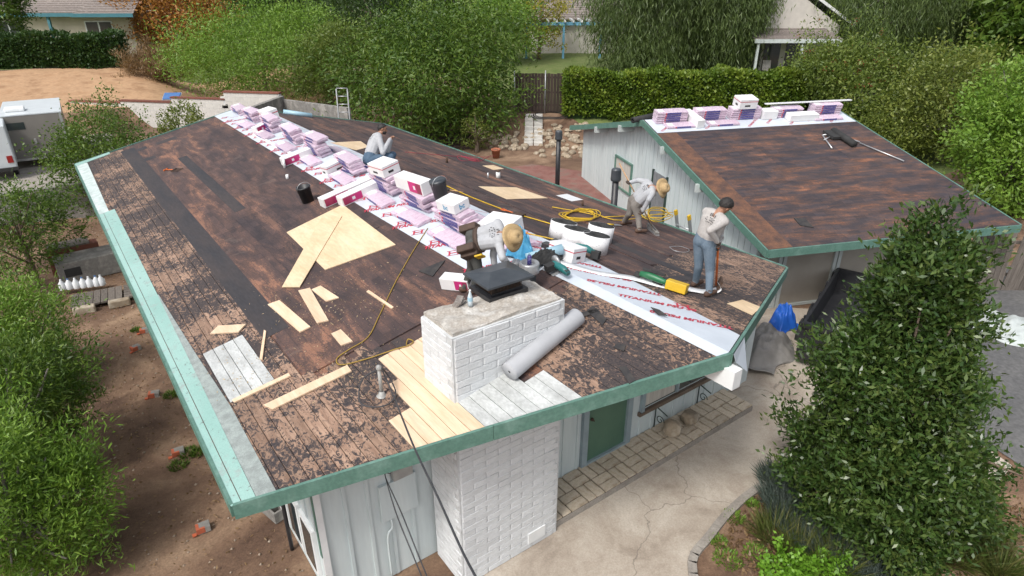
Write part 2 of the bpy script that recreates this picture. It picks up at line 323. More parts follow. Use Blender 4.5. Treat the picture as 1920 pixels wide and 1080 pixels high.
# ------------------------------------------------------------------ main house
RA, RB, RC, RD, RE, RF = (-5.28, 0), (0, -2.3), (5.28, .08), (-5.28, 17.95), (0, 18.35), (5.28, 18.)
zr = lambda p: H-S*abs(p[0])
rakeL = lambda x: -2.3*(1+x/5.28) if x < 0 else -2.3+2.38*x/5.28
farY = lambda x: 18.35-.4*abs(x)/5.28
house = thing('main_house', 'low white house with brown stripped gable roof, green trim and white brick chimney', 'house', Matrix.Translation((0, 0, 0)))
def roof():
    mb = MB()
    mb.prism([RA, RB, RE, RD], lambda p: zr(p)-.11, lambda p: zr(p)-.022, 0); mb.prism([RB, RC, RF, RE], lambda p: zr(p)-.11, lambda p: zr(p)-.022, 0)
    r = mb.build('roof', ['felt'], house)
    # felt surface, left open where the sheathing is bare
    def lap(x0, x1, ya, yb, k):
        m = MB(); m.prism([(x0, ya), (x1, ya+rnd.uniform(-.03, .03)), (x1, yb), (x0, yb)], lambda p: zr(p)-.02, lambda p: zr(p)+.001+(.006 if abs(p[0]-x1) < .001 else 0)*(1 if x1 < 0 else -1)+(.006 if x1 > 0 and abs(p[0]-x0) < .001 else 0)); m.build('felt_sheet', 'felt', r)
    xs_ = [-3.9, -3.02, -2.1, -1.15, -.02]
    for i in range(4):
        y0 = (1.5, 1.3, 1.05, .5)[i]; cuts = [y0]+sorted(rnd.uniform(4, 15) for _ in range(2))+[18.0]
        for a, b in zip(cuts[:-1], cuts[1:]): lap(xs_[i], xs_[i+1]-.002, a, b-.004, i)
    xs_ = [.02, 1.0, 1.95, 2.9, 3.85, 5.25]
    for i in range(5):
        y0 = (-.1, .3, .7, 1.1, 1.4)[i]; cuts = [y0]+sorted(rnd.uniform(4, 15) for _ in range(2))+[17.97]
        for a, b in zip(cuts[:-1], cuts[1:]): lap(xs_[i], xs_[i+1]-.002, a, b-.004, i)
    # lapped strips of darker paper
    pm('felt_dark', (.030, .030, .036), (.055, .045, .045), 3, .8, .2, (1, .2, 1), fine=.4)
    for x0, x1, y0, y1 in ((-4.02, -3.62, 2.9, 17.6), (-3.62, -3.1, 15.4, 15.75), (-3.62, -2.2, 16.9, 17.25), (-2.9, -2.65, 8.5, 14.5), (1.1, 2.6, -.1, .12), (2.2, 2.45, .1, 2.2)):
        m = MB(); m.prism([(x0, y0), (x1, y0), (x1, y1), (x0, y1)], lambda p: zr(p)+.001, lambda p: zr(p)+.005); m.build('felt_strip', 'felt_dark', r)
    # sheathing planks along the ridge direction
    pw = .147
    def plank(x0, y0a, y0b, y1, mat, dz=0):
        x1 = x0+pw-.006
        if y1-max(y0a, y0b) < .1: return
        j = rnd.uniform(-.0025, .0025)+dz
        m = MB(); m.prism([(x0, y0a), (x1, y0b), (x1, y1), (x0, y1)], lambda p: zr(p)-.022, lambda p: zr(p)+.001+j); m.build('plank', mat, r)
    n = 35
    for i in range(n):
        x = -5.27+i*(5.27/n); xm = x+.07; ya, yb = rakeL(x)+.015, rakeL(x+.14)+.015
        yend = (1.45 if xm < -2.8 else 1.2-(xm+2.8)*.33)+.12*math.sin(i*2.3) if xm > -3.9 else 17.9
        segs = []
        def put(y0, y1, mat): segs.append((y0, y1, mat))
        if -4.88 < xm < -4.27: put(None, 1.8, 'mottled'); put(1.8, 3.32, 'white_plank'); put(3.32, 7.5, 'mottled'); put(7.5, 12.6, 'mottled'); put(12.6, yend, 'mottled')
        elif -3.40 < xm < -2.72:
            e = (-.15 if xm < -3.2 else .45 if xm < -2.95 else 1.05); put(None, e, 'new_plank'); put(e, yend, 'mottled')
        elif -2.72 <= xm < -1.62:
            put(None, -.52 if xm < -2. else -.85, 'white_plank'); put(.22, 1.0 if xm < -2.3 else .6, 'new_plank' if xm < -2.3 else 'mottled'); put(1.0 if xm < -2.3 else .6, yend, 'mottled')
        elif -1.62 <= xm < -1.05: put(None, -.52, 'mottled'); put(.22, yend, 'mottled')
        else:
            c = rnd.uniform(.0, .3) if xm > -3.9 else rnd.uniform(4, 7); put(None, c, 'mottled'); put(c, min(yend, c+6), 'mottled')
            if yend > c+6: put(c+6, yend, 'mottled')
        for y0, y1, mat in segs:
            if y0 is None: plank(x, ya, yb, y1-.003, mat)
            else: plank(x, y0, y0, y1-.003, mat)
    for i in range(n):
        x = .012+i*(5.26/n); yend = -.2+x*.44 if x < 3.2 else 1.2+(x-3.2)*.2
        plank(x, rakeL(x)+.015, rakeL(x+.14)+.015, max(yend-.01, rakeL(x)+.4), 'mottled')
    # metal edging at the left eave
    m = MB(); e = lambda p: zr(p)+.004
    def strip(name, poly, mat, h=.006):
        q = MB(); q.prism(poly, lambda p: zr(p)+.003, lambda p: zr(p)+.003+h); return q.build(name, mat, r)
    strip('metal_edging', [(-5.31, -.02), (-5.06, -.12), (-4.98, 6.), (-4.93, 11.9), (-5.31, 11.9)], 'teal_metal', .006)
    strip('edge_seam', [(-5.205, -.03), (-5.198, -.03), (-5.178, 11.85), (-5.185, 11.85)], 'rust', .0085)
    strip('metal_edging', [(-5.055, -.12), (-4.86, -.2), (-4.84, 1.7), (-4.9, 3.4), (-4.965, 6.), ( -4.99, 6.)], 'grey_metal_old', .004)
    strip('metal_edging', [(-5.31, 11.905), (-5.06, 11.905), (-4.98, 17.6), (-5.31, 17.9)], 'pale_metal', .005)
    strip('metal_edging', [(-5.31, 17.6), (-4.3, 17.75), (-4.3, 18.), (-5.31, 17.93)], 'teal_metal', .012)
    # fascia boards
    def fascia(a, b, h=.2, th=.04, mat='green_paint', dz=.012):
        A, B = Vector((*a, 0)), Vector((*b, 0)); d = (B-A).normalized(); nn = Vector((d.y, -d.x, 0))*th
        q = MB(); za, zb = zr(a)+dz, zr(b)+dz
        vs = []
        for P, z in ((A, za), (B, zb)):
            for o in (Vector((0, 0, 0)), nn): vs += [P+o+Vector((0, 0, z-h)), P+o+Vector((0, 0, z))]
        q.add(vs, [(0, 1, 3, 2), (4, 6, 7, 5), (0, 4, 5, 1), (2, 3, 7, 6), (1, 5, 7, 3), (0, 2, 6, 4)]); q.build('fascia', mat, r)
    fascia0 = fascia
    def fascia(a, b, *k):
        n_ = max(1, round(math.hypot(b[0]-a[0], b[1]-a[1])/3.3)); P = lambda f: (a[0]+(b[0]-a[0])*f, a[1]+(b[1]-a[1])*f)
        for i in range(n_): fascia0(P(i/n_+.0004*(i > 0)), P((i+1)/n_-.0004*(i < n_-1)), *k)
    fascia(RA, RB); fascia(RB, RC); fascia((-5.28, 17.95), (-5.28, 0), .18); fascia((5.28, .08), (5.28, 18)); fascia(RF, RE); fascia(RE, RD)
    m = MB(); m.box(-.075, .075, -2.46, -.2, H-.42, H-.17); m.build('ridge_beam', 'white_paint', r)
    pm('soffit', (.6, .57, .55), (.45, .47, .46), 2, .7)
    m = MB(); m.prism([(-5.2, .1), (0, -2.15), (5.2, .2), (5.2, 17.8), (0, 18.1), (-5.2, 17.8)][:3]+[(0, .5)], lambda p: zr(p)-.13, lambda p: zr(p)-.112); m.build('soffit', 'soffit', r)
    for px, py, hh, rad, mt in ((534, 330, .3, .035, 'white_paint'), (539, 335+0, .001, .03, 'white_paint')):
        pass
    return r
ROOF = roof()
def chimney():
    xa, xb, ya, yb = -2.73, -1.08, -.49, .2
    c = MB(); c.box(xa-.024, xb+.024, ya-.024, yb-.02, 0, 4.05); ch = c.build('chimney', 'mortar', house)
    pm('old_flash', (.22, .19, .17), (.36, .33, .30), 7, .9, .4, fine=.5)
    f = MB()
    f.prism([(xa-.02, ya-.02), (xb+.02, ya-.02), (xb+.02, yb+.02), (xa-.02, yb+.02)], lambda p: zr(p)-.03, lambda p: zr(p)+.09+.02*math.sin(p[0]*9)); f.build('base_flashing', 'old_flash', ch)
    k = MB(); bmx = bmesh.new()
    bmesh.ops.create_grid(bmx, x_segments=24, y_segments=12, size=.5)
    for v in bmx.verts:
        v.co = Vector((xa+.01+(v.co.x+.5)*(xb-xa-.02), ya+.01+(v.co.y+.5)*(yb-ya-.02), 4.085+.022*math.sin(v.co.x*9+v.co.y*5)*math.cos(v.co.y*8)+rnd.uniform(-.006, .006)))
    g = bmesh.ops.extrude_face_region(bmx, geom=bmx.faces[:])
    for v in [e for e in g['geom'] if isinstance(e, bmesh.types.BMVert)]: v.co.z = 4.03
    bmesh.ops.recalc_face_normals(bmx, faces=bmx.faces)
    mee = bpy.data.meshes.new('crown'); bmx.to_mesh(mee); bmx.free(); mee.materials.append(MATS['cap_stone']); link('crown', mee, ch)
    # slump bricks: soft, uneven blocks, a few shared shapes
    shapes = {}
    def brick_mesh(kind, l, h):
        bm = bmesh.new(); bmesh.ops.create_cube(bm, size=1); bmesh.ops.subdivide_edges(bm, edges=bm.edges[:], cuts=2, use_grid_fill=True)
        for v in bm.verts:
            x, y, z = v.co; x, z = [(.455 if q > 0 else -.455) if abs(q) < .3 else q for q in (x, z)]; edge = max(abs(x), abs(z))
            y2 = y*(.05 if y < 0 else .05); 
            if y < -.3: y2 = -.0305 if edge > .47 else -.034-rnd.uniform(0, .005)
            v.co = Vector((x*l*(1-.012*(abs(z) > .4)), y2, z*h+rnd.uniform(-.006, .006)*(abs(z) > .4)))
        me = bpy.data.meshes.new('brick'); bm.to_mesh(me); bm.free(); me.materials.append(MATS['white_brick'])
        return me
    hc = .098
    full = [brick_mesh(i, .395, hc-.004) for i in range(6)]; half = [brick_mesh(i, .19, hc-.004) for i in range(4)]
    ncourse = 41
    for k in range(ncourse):
        z = .02+hc*(k+.5)
        for side in range(3):   # front, left, right
            L_ = xb-xa if side == 0 else yb-ya
            off = .2*((k+side) % 2); pos = -off if off else 0; 
            while pos < L_-.02:
                l = .4; a = max(pos, 0); bnd = min(pos+l, L_); wd = bnd-a
                if wd > .1:
                    me = (full if wd > .28 else half)[rnd.randrange(4)]; sc = (wd-.002)/(.395 if wd > .28 else .19)
                    mid = (a+bnd)/2
                    if side == 0: M = Matrix.Translation((xa+mid, ya+.0, z))
                    elif side == 1: M = Matrix.Translation((xa+.0, yb-mid, z)) @ Matrix.Rotation(-math.pi/2, 4, 'Z')
                    else: M = Matrix.Translation((xb-.0, ya+mid, z)) @ Matrix.Rotation(math.pi/2, 4, 'Z')
                    x_at = xa+mid if side == 0 else (xa if side == 1 else xb)
                    if not (zr((x_at, 0))-.2 < z < zr((x_at, 0))+.05 and False):
                        link('brick', me, ch, M @ Matrix.Diagonal((sc, 1, 1, 1)))
                pos += l
    q = MB(); q.box(-1.62, -1.3, ya-.055, ya-.03, .12, .32); q.build('cleanout_door', 'white_paint', ch)
chimney()
def walls():
    y0 = .26; xl, xr = -4.36, 4.9
    m = MB()
    top = lambda x: H-S*abs(x)-.115
    def wall_y(y, a, b, th=.1):
        pts = [a]+([0] if a < 0 < b else [])+[b]
        for p, q in zip(pts[:-1], pts[1:]):
            m.add([(p, y, 0), (q, y, 0), (q, y+th, 0), (p, y+th, 0), (p, y, top(p)), (q, y, top(q)), (q, y+th, top(q)), (p, y+th, top(p))],
                  [(3, 2, 1, 0), (4, 5, 6, 7), (0, 1, 5, 4), (1, 2, 6, 5), (2, 3, 7, 6), (3, 0, 4, 7)])
    wall_y(y0, xl, xr); wall_y(17.3, xl, xr)
    m.box(xl, xl+.1, y0+.1, 17.3, 0, top(xl)-.001); m.box(xr-.1, xr, y0+.1, 17.3, 0, top(xr)-.001)
    wl = m.build('wall', 'siding', house)
    x = xl+.02
    while x < xr:                                             # battens of the front wall
        if not (-2.8 < x < -1.05 or .05 < x < 1.32 or 1.5 < x < 3.45):
            b = MB(); b.box(x, x+.045, y0-.022, y0-.001, .02, top(x)-.004); b.build('batten', 'siding', wl)
        elif 1.5 < x < 3.45:
            b = MB(); b.box(x, x+.045, y0-.022, y0-.001, .02, .62); b.build('batten', 'siding', wl)
        x += .31
    y = y0+.2
    while y < 17.2:
        b = MB(); b.box(xl-.022, xl-.001, y, y+.045, 1.25 if y < 9 else .02, top(xl)-.004); b.build('batten', 'siding', wl); y += .31
    b = MB(); b.box(xl-.035, xl+.05, y0-.035, y0-.003, 0, top(xl)-.01); b.build('corner_trim', 'white_paint', wl)
    b = MB(); b.box(xl-.045, xl-.036, y0-.03, y0+.04, 1.0, top(xl)-.02); b.build('corner_trim', 'green_paint', wl)
    # low band of windows on the left wall
    for yy in (.55, 1.15, 1.75, 2.6, 3.2, 3.8):
        w = MB(); w.box(xl-.05, xl-.002, yy, yy+.52, .32, 1.18); w = w.build('window', 'white_paint', house)
        g = MB(); g.box(xl-.056, xl-.049, yy+.07, yy+.45, .4, 1.1); g.build('pane', 'glass', w)
    # front door
    d = MB(); d.box(.22, 1.16, y0-.02, y0-.004, .2, 2.25); d = d.build('door', 'door_green', house)
    for a, bb, c, e in ((.1, .22, .15, 2.4), (1.16, 1.28, .15, 2.4), (.22, 1.16, 2.25, 2.4), (.22, 1.16, .15, .2)):
        f = MB(); f.box(a, bb, y0-.07, y0-.003, c, e); f.build('door_frame', 'frame_blue', d)
    h = MB(); h.lathe([(.001, -.03), (.028, -.02), (.03, .01), (.012, .02), (.012, .05)], 10, 0, Matrix.Translation((.3, y0-.06, 1.1)) @ Matrix.Rotation(math.pi/2, 4, 'X')); h.build('door_knob', 'rust', d)
    # picture window right of the door
    w = MB(); w.box(1.6, 3.4, y0-.03, y0-.002, .75, 2.2); w = w.build('window', 'glass', house)
    pm('brown_frame', (.12, .085, .06), (.17, .13, .10), 5, .6)
    for a, bb, c, e, mt in ((1.52, 1.6, .68, 2.28, 'frame_blue'), (3.4, 3.48, .68, 2.28, 'frame_blue'), (1.6, 3.4, 2.2, 2.28, 'frame_blue'), (1.48, 3.52, .62, .70, 'brown_frame'), (2.46, 2.52, .76, 2.2, 'frame_blue')):
        f = MB(); f.box(a, bb, y0-.075, y0-.031+.02, c, e); f.build('window_frame', mt, w)
    f = MB(); f.box(1.62, 2.44, y0-.034, y0-.0305, .78, 2.18); f.build('curtain', 'curtain', w)
    # service entrance: meter, weatherhead box, conduit
    mt = MB(); M = Matrix.Translation((-3.2, y0-.03, 2.45)) @ Matrix.Rotation(math.pi/2, 4, 'X')
    mt.lathe([(.001, .0), (.1, .0), (.1, .07), (.085, .09), (.085, .15), (.07, .17), (.001, .17)], 18, 0, M); mt.box(-3.34, -3.06, y0-.09, y0-.003, 1.75, 2.33)
    pm('meter_grey', (.36, .36, .34), (.28, .28, .27), 5, .4); mt.build('electric_meter', 'meter_grey', house)
    bx = MB(); bx.box(-3.78, -3.62, y0-.14, y0-.003, 2.36, 2.56); bx.build('junction_box', 'white_paint', house, bevel=.008)
    cp = MB(); cp.box(-3.55, -3.0, y0-.05, y0-.003, 1.1, 1.72); cp.build('panel_cover', 'siding', house, bevel=.006)
    cd_ = MB(); cd_.tube(spline([(-3.42, y0-.04, 1.1), (-3.42, y0-.05, .95), (-3.5, y0-.05, .8), (-3.5, y0-.04, .05)]), .016); cd_.build('conduit', 'siding', house)
walls()
# porch of laid stone
def porch():
    x0, x1, y0, y1 = -1.05, 4.08, -.46, .255
    p = MB(); p.box(x0, x1, y0, y1, 0, .125); p = tag(p.build('porch', 'kerb_concrete'), 'raised porch of tan basketweave stone tiles below green door', 'porch')
    g = MB(); g.box(x0+.01, x1-.01, y0+.01, y1-.002, .125, .132); g.build('grout_bed', 'grout', p)
    big = MB(); big.box(-.168, .168, -.081, .081, 0, .03); me = big.mesh('tile', 'stone_tile')
    mod = .352; nx = int((x1-x0)/mod); sx = (x1-x0)/nx/mod; ny = 2; sy = (y1-y0)/ny/mod
    for i in range(nx):
        for j in range(ny):
            cx = x0+(i+.5)*mod*sx; cy = y0+(j+.5)*mod*sy
            for k in (-1, 1):
                if (i+j) % 2: M = Matrix.Translation((cx, cy+k*.088*sy, .128+rnd.uniform(0, .006)))
                else: M = Matrix.Translation((cx+k*.088*sx, cy, .128+rnd.uniform(0, .006))) @ Matrix.Rotation(math.pi/2, 4, 'Z')
                link('tile', me, p, M, bevel=.006)
porch()
# ------------------------------------------------------------------ second building
TH, W2, LN, S2, QZ = -.401, 6.968, 6.887, .218, 2.4
Q2 = Vector((6.313, 1.126, 0)); A2 = Vector((math.cos(TH), math.sin(TH), 0)); B2 = Vector((-math.sin(TH), math.cos(TH), 0))
M2 = Matrix.Translation(Q2) @ Matrix.Rotation(TH, 4, 'Z')
def PB(px, py, h=0): return on(px, py, (-S2*B2.x, -S2*B2.y, 1), QZ+h-S2*Q2.dot(B2))
def FB(o, a=0, h=0):
    m = frame(A2, Vector((-S2*B2.x, -S2*B2.y, 1)), Vector(o)); return m @ Matrix.Translation((0, 0, h)) @ Matrix.Rotation(a, 4, 'Z')
z2 = lambda p: QZ+S2*(p[1] if p[1] <= W2 else 2*W2-p[1])
garage = thing('garage_building', 'pale board sided outbuilding with rusty stripped gable roof and green trim', 'building', M2)
def garage_build():
    m = MB()
    m.prism([(0, 0), (LN, 0), (LN, W2), (0, W2)], lambda p: z2(p)-.1, lambda p: z2(p)); m.prism([(0, W2), (LN, W2), (LN, 2*W2), (0, 2*W2)], lambda p: z2(p)-.1, lambda p: z2(p))
    mm, t, b = nodes('felt_rusty'); v = coords(t, (.3, 1.2, 1)); n1 = noise(t, v, 3., 10, .74, .3); n2 = noise(t, coords(t), 30, 6, .75)
    a = t.nodes.new('ShaderNodeMath'); a.operation = 'MULTIPLY_ADD'; t.links.new(n2, a.inputs[0]); a.inputs[1].default_value = .35; t.links.new(n1, a.inputs[2])
    col = ramp(t, a.outputs[0], [(.60, (.040, .036, .044)), (.72, (.078, .051, .045)), (.81, (.16, .078, .048)), (.95, (.29, .14, .08))])
    col = shingle_ghost(t, col, 'YX'); b.inputs['Roughness'].default_value = .85; bump(t, b, n2, .3, .01)
    oi = t.nodes.new('ShaderNodeObjectInfo'); t.links.new(mix(t, 1., col, ramp(t, oi.outputs['Random'], [(0, (.75, .78, .85)), (1, (1.2, 1.1, 1.))]), 'MULTIPLY'), b.inputs['Base Color'])
    r = m.build('roof', 'felt_rusty', garage)
    for i in range(7):
        v0_, v1_ = i*.92+.02, min((i+1)*.92, W2-.1)
        for u0_, u1_ in ((.02, 2.1+.5*math.sin(i*2)), (2.1+.5*math.sin(i*2), 4.6+.4*math.cos(i*3)), (4.6+.4*math.cos(i*3), LN-.02)):
            q = MB(); q.prism([(u0_, v0_), (u1_-.004, v0_), (u1_-.004, v1_), (u0_, v1_)], lambda p: z2(p)+.0005, lambda p: z2(p)+(.002 if p[1] < v0_+.01 else .007)); q.build('felt_sheet', 'felt_rusty', r)
    pm('rust_strip', (.20, .095, .055), (.085, .05, .042), 4, .9, .3, fine=.5)
    for poly in ([(0.01, 0.01), (.62, .01), (.62, W2-1.), (.01, W2-1.)],):
        s = MB(); s.prism(poly, lambda p: z2(p)+.0075, lambda p: z2(p)+.011); s.build('edge_strip', 'rust_strip', r)
    def fas(a, b, h=.19, th=.04):
        A, B = Vector((*a, 0)), Vector((*b, 0)); d = (B-A).normalized(); nn = Vector((d.y, -d.x, 0))*th; q = MB(); vs = []
        for P, z in ((A, z2(a)+.008), (B, z2(b)+.008)):
            for o in (Vector(), nn): vs += [P+o+Vector((0, 0, z-h)), P+o+Vector((0, 0, z))]
        q.add(vs, [(0, 1, 3, 2), (4, 6, 7, 5), (0, 4, 5, 1), (2, 3, 7, 6), (1, 5, 7, 3), (0, 2, 6, 4)]); q.build('fascia', 'green_paint', r)
    fas((0, 0), (LN, 0)); fas((LN, 0), (LN, W2)); fas((LN, W2), (LN, 2*W2)); fas((LN, 2*W2), (0, 2*W2)); fas((0, 2*W2), (0, W2)); fas((0, W2), (0, 0))
    u0, v0, v1 = .4, .95, 2*W2-.5
    # gable wall of separate boards over a dark backing
    pm('gap_dark', (.09, .105, .105), (.07, .085, .085), 4, .9)
    w = MB(); w.add([(u0+.03, v0, .2), (u0+.03, v1, .2), (u0+.03, v1, z2((0, v1))-.1), (u0+.03, W2, z2((0, W2))-.1), (u0+.03, v0, z2((0, v0))-.1)], [(0, 1, 2, 3, 4)])
    w.box(LN-.5, LN-.4, v0, v1, .2, QZ); w.box(u0+.1, LN-.45, v1-.1, v1, .2, QZ)
    w = w.build('wall', 'gap_dark', garage)
    v = v0; bw = .27
    while v < v1-.05:
        e = min(v+bw-.022, v1); q = MB()
        q.add([(u0, v, .2), (u0, e, .2), (u0, e, z2((0, e))-.102), (u0, v, z2((0, v))-.102), (u0+.028, v, .2), (u0+.028, e, .2), (u0+.028, e, z2((0, e))-.102), (u0+.028, v, z2((0, v))-.102)],
              [(0, 3, 2, 1), (0, 4, 7, 3), (1, 2, 6, 5), (2, 3, 7, 6)])
        q.build('board', 'siding', w); v += bw
    # window with green frame, found from its pixels on the gable wall
    def on_wall(px, py):
        P = on(px, py, tuple(A2), (Q2+A2*u0).dot(A2)); l = M2.inverted() @ P; return l.y, l.z
    vb, zb = on_wall(1152, 345); va, za = on_wall(1184, 352); _, zt = on_wall(1153, 287)
    lo, hi = min(va, vb), max(va, vb); z0 = min(za, zb)
    wi = MB(); wi.box(u0-.02, u0-.004, lo+.07, hi-.07, z0+.07, zt-.07); wi = wi.build('window', 'curtain', garage)
    for a, b_, c, d in ((lo, lo+.07, z0, zt), (hi-.07, hi, z0, zt), (lo+.07, hi-.07, z0, z0+.07), (lo+.07, hi-.07, zt-.07, zt)):
        f = MB(); f.box(u0-.06, u0-.002, a, b_, c, d); f.build('window_frame', 'green_paint', wi)
    f = MB(); f.box(u0-.045, u0-.021, (lo+hi)/2-.025, (lo+hi)/2+.025, z0+.07, zt-.07); f.build('window_frame', 'trim_grey', wi)
    # side door standing open in its dark frame, weathered sheet in it
    va, _ = on_wall(1222, 380); vb, zt = on_wall(1252, 335)
    lo, hi = min(va, vb), max(va, vb); zt = max(zt, 2.0)
    pm('weathered', (.13, .14, .15), (.26, .27, .28), 7, .85, .4, (6, 6, .5))
    d = MB(); d.box(u0-.03, u0-.004, lo, hi, .35, zt); d = d.build('door', 'weathered', garage)
    for a, b_ in ((lo-.06, lo), (hi, hi+.06)):
        f = MB(); f.box(u0-.06, u0-.002, a, b_, .35, zt+.05); f.build('door_frame', 'iron_green', d)
    # garage front below the eave: taupe panels between pale posts
    pm('taupe', (.34, .31, .265), (.30, .27, .23), 2, .7)
    fw = MB(); fw.box(u0+.03, LN-.45, v0+.02, v0+.1, .36, QZ+.05); fw = fw.build('garage_front', 'taupe', garage)
    for u in (u0, 1.05, 1.17, 2.6, 2.72, 4.4, 6.0):
        p = MB(); p.box(u, u+.09, v0-.03, v0+.019, .36, QZ+.03); p.build('post', 'trim_grey', fw)
    for a, b_ in ((u0+.09, 1.05), (1.26, 2.6), (2.81, 4.4), (4.49, 6.)):
        p = MB(); p.box(a, b_, v0-.028, v0+.018, .36, .43); p.build('rail', 'trim_grey', fw)
    for vv in (3.2, 5.4, W2, 8.6, 10.8):
        if vv == W2: continue
        k = MB(); k.box(-.12, u0-.001, vv-.05, vv+.05, z2((0, vv))-.32, z2((0, vv))-.11); k.build('rafter_tail', 'trim_grey', r)
garage_build()
# ------------------------------------------------------------------ ground finder for background things
def ghit(px, py):
    d = ray(px, py); t = 5.
    while t < 160:
        P = CAM+d*t
        if P[2] <= tz(P[0], P[1]): return Vector((P[0], P[1], tz(P[0], P[1])))
        t += .1
    return Vector(CAM+d*60)
# ------------------------------------------------------------------ foliage
def leaves_mesh(name, C, Nn, tint, l, wd, mat, bias=.7, droop=0., up=0.):
    n = len(C); d = RS.normal(size=(n, 3)); d /= np.linalg.norm(d, axis=1)[:, None]+1e-9
    d = d+Nn*bias+np.array([0, 0, -droop+up]); d /= np.linalg.norm(d, axis=1)[:, None]+1e-9
    r = RS.normal(size=(n, 3)); sd_ = np.cross(d, r); sd_ /= np.linalg.norm(sd_, axis=1)[:, None]+1e-9
    nn = np.cross(d, sd_); L_ = (l*RS.uniform(.5, 1.4, n))[:, None]; W_ = (wd*RS.uniform(.7, 1.3, n))[:, None]
    v = np.empty((n, 4, 3)); v[:, 0] = C; v[:, 1] = C+d*L_*.45+sd_*W_*.5+nn*W_*.18; v[:, 2] = C+d*L_; v[:, 3] = C+d*L_*.45-sd_*W_*.5+nn*W_*.18
    me = bpy.data.meshes.new(name); me.vertices.add(n*4); me.vertices.foreach_set('co', v.ravel())
    me.loops.add(n*4); me.loops.foreach_set('vertex_index', np.arange(n*4)); me.polygons.add(n)
    me.polygons.foreach_set('loop_start', np.arange(n)*4); me.polygons.foreach_set('loop_total', np.full(n, 4))
    a = me.attributes.new('tint', 'FLOAT', 'FACE'); a.data.foreach_set('value', np.clip(tint, 0, 1).astype(np.float32))
    me.materials.append(MATS[mat]); me.update(calc_edges=True); return me
def clumps(blobs, n, k, rad, squash=.8, shell=.55):
    """leaf positions: n clumps of k leaves spread through a union of ellipsoids, denser near the outside"""
    B = np.array([b for b in blobs], float); vol = (B[:, 3]*B[:, 4]*B[:, 5])**(2/3); pr = vol/vol.sum()
    cs, ns = [], []
    while len(cs) < n:
        i = RS.choice(len(B), p=pr); d = RS.normal(size=3); d /= np.linalg.norm(d)
        rr = RS.uniform(shell**3, 1)**(1/3)*(1+.12*RS.normal()); P = B[i, :3]+d*B[i, 3:]*rr
        q = (P-B[:, :3])/B[:, 3:]; q2 = (q**2).sum(1); q2[i] = 9
        if (q2 < .45).any() and RS.rand() < .85: continue
        cs.append(P); ns.append(d)
        if RS.rand() < .07 and len(cs) < n-5:      # shoots that leave the outline
            g = d+np.array([0, 0, .35])+.35*RS.normal(size=3); g /= np.linalg.norm(g); st = rad*1.3
            for k_ in range(1, RS.randint(3, 6)): cs.append(P+g*st*k_); ns.append(g)
    cs = np.array(cs)[:n]; ns = np.array(ns)[:n]; tn = RS.rand(n)
    C = np.repeat(cs, k, 0)+RS.normal(size=(n*k, 3))*rad*np.array([1, 1, squash]); Nn = np.repeat(ns, k, 0)
    tint = np.repeat(tn, k)*.6+RS.rand(n*k)*.4
    return C, Nn, tint, cs
def tree(name, label, base, blobs, n, k, rad, l, wd, mat, cat='tree', trunk_r=.12, bark='bark', group=None, bias=.7, droop=0., up=0., limbs=8, shell=.55, squash=.8, trunk_top=None, extra=None):
    """blobs in metres relative to the base; crown of leaf faces, tapered trunk and limbs reaching into the crown"""
    t = thing(name, label, cat, Matrix.Translation(base), group)
    C, Nn, ti, cs = clumps(blobs, n, k, rad, squash, shell)
    if droop > .8:      # weeping strands
        C[:, 2] -= np.abs(RS.normal(size=len(C)))*rad*2.4
    link('crown', leaves_mesh('crown', C, Nn, ti, l, wd, mat, bias, droop, up), t)
    mb = MB(); B = np.array(blobs, float); cen = B[:, :3].mean(0); top = Vector(trunk_top or (cen[0]*.7, cen[1]*.7, cen[2]))
    mb.tube(spline([(0, 0, -.1), (top.x*.2+.05, top.y*.2, top.z*.35), (top.x*.6, top.y*.6-.04, top.z*.7), top], 3), [trunk_r*(1-.7*i/9) for i in range(10)], 7)
    for q in cs[RS.choice(len(cs), min(limbs, len(cs)), False)]:
        s0 = top*RS.uniform(.35, .95); q = Vector(q); md = (s0+q)/2+Vector((0, 0, -.1*(q-s0).length+.1)); r0 = trunk_r*.38
        mb.tube(spline([s0, md, q], 4), [r0*(1-.8*i/8) for i in range(9)], 5)
    mb.build('trunk', bark, t)
    if extra: extra(t, cs)
    return t
leafmat('leaf_mid', [(.032, .078, .010), (.085, .155, .02), (.17, .24, .04)])
leafmat('leaf_bright', [(.08, .17, .02), (.16, .28, .035), (.25, .37, .07)])
leafmat('leaf_dark', [(.022, .05, .012), (.045, .085, .02), (.07, .115, .03)])
leafmat('leaf_glossy', [(.024, .058, .012), (.055, .105, .022), (.125, .17, .042)], .34, .22, .5)
leafmat('leaf_yellow', [(.13, .16, .02), (.30, .27, .03), (.42, .33, .03)])
leafmat('leaf_autumn', [(.22, .085, .03), (.38, .17, .04), (.46, .25, .05)])
leafmat('leaf_dry', [(.16, .10, .05), (.24, .155, .08), (.30, .2, .11)])
leafmat('leaf_pepper', [(.05, .085, .025), (.095, .14, .04), (.15, .20, .065)])
leafmat('leaf_hedge', [(.05, .10, .01), (.12, .19, .02), (.22, .28, .035)])
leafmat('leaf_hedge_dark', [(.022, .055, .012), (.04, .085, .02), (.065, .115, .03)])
leafmat('leaf_olive', [(.075, .115, .02), (.15, .19, .035), (.24, .27, .06)])
leafmat('leaf_toyon', [(.055, .10, .018), (.12, .17, .03), (.19, .24, .05)])
leafmat('berry', [(.25, .045, .02), (.36, .09, .05), (.30, .12, .08)])
leafmat('leaf_blue', [(.07, .10, .085), (.11, .145, .125), (.15, .18, .155)])
leafmat('leaf_grass', [(.05, .085, .015), (.10, .13, .03), (.18, .17, .06)])
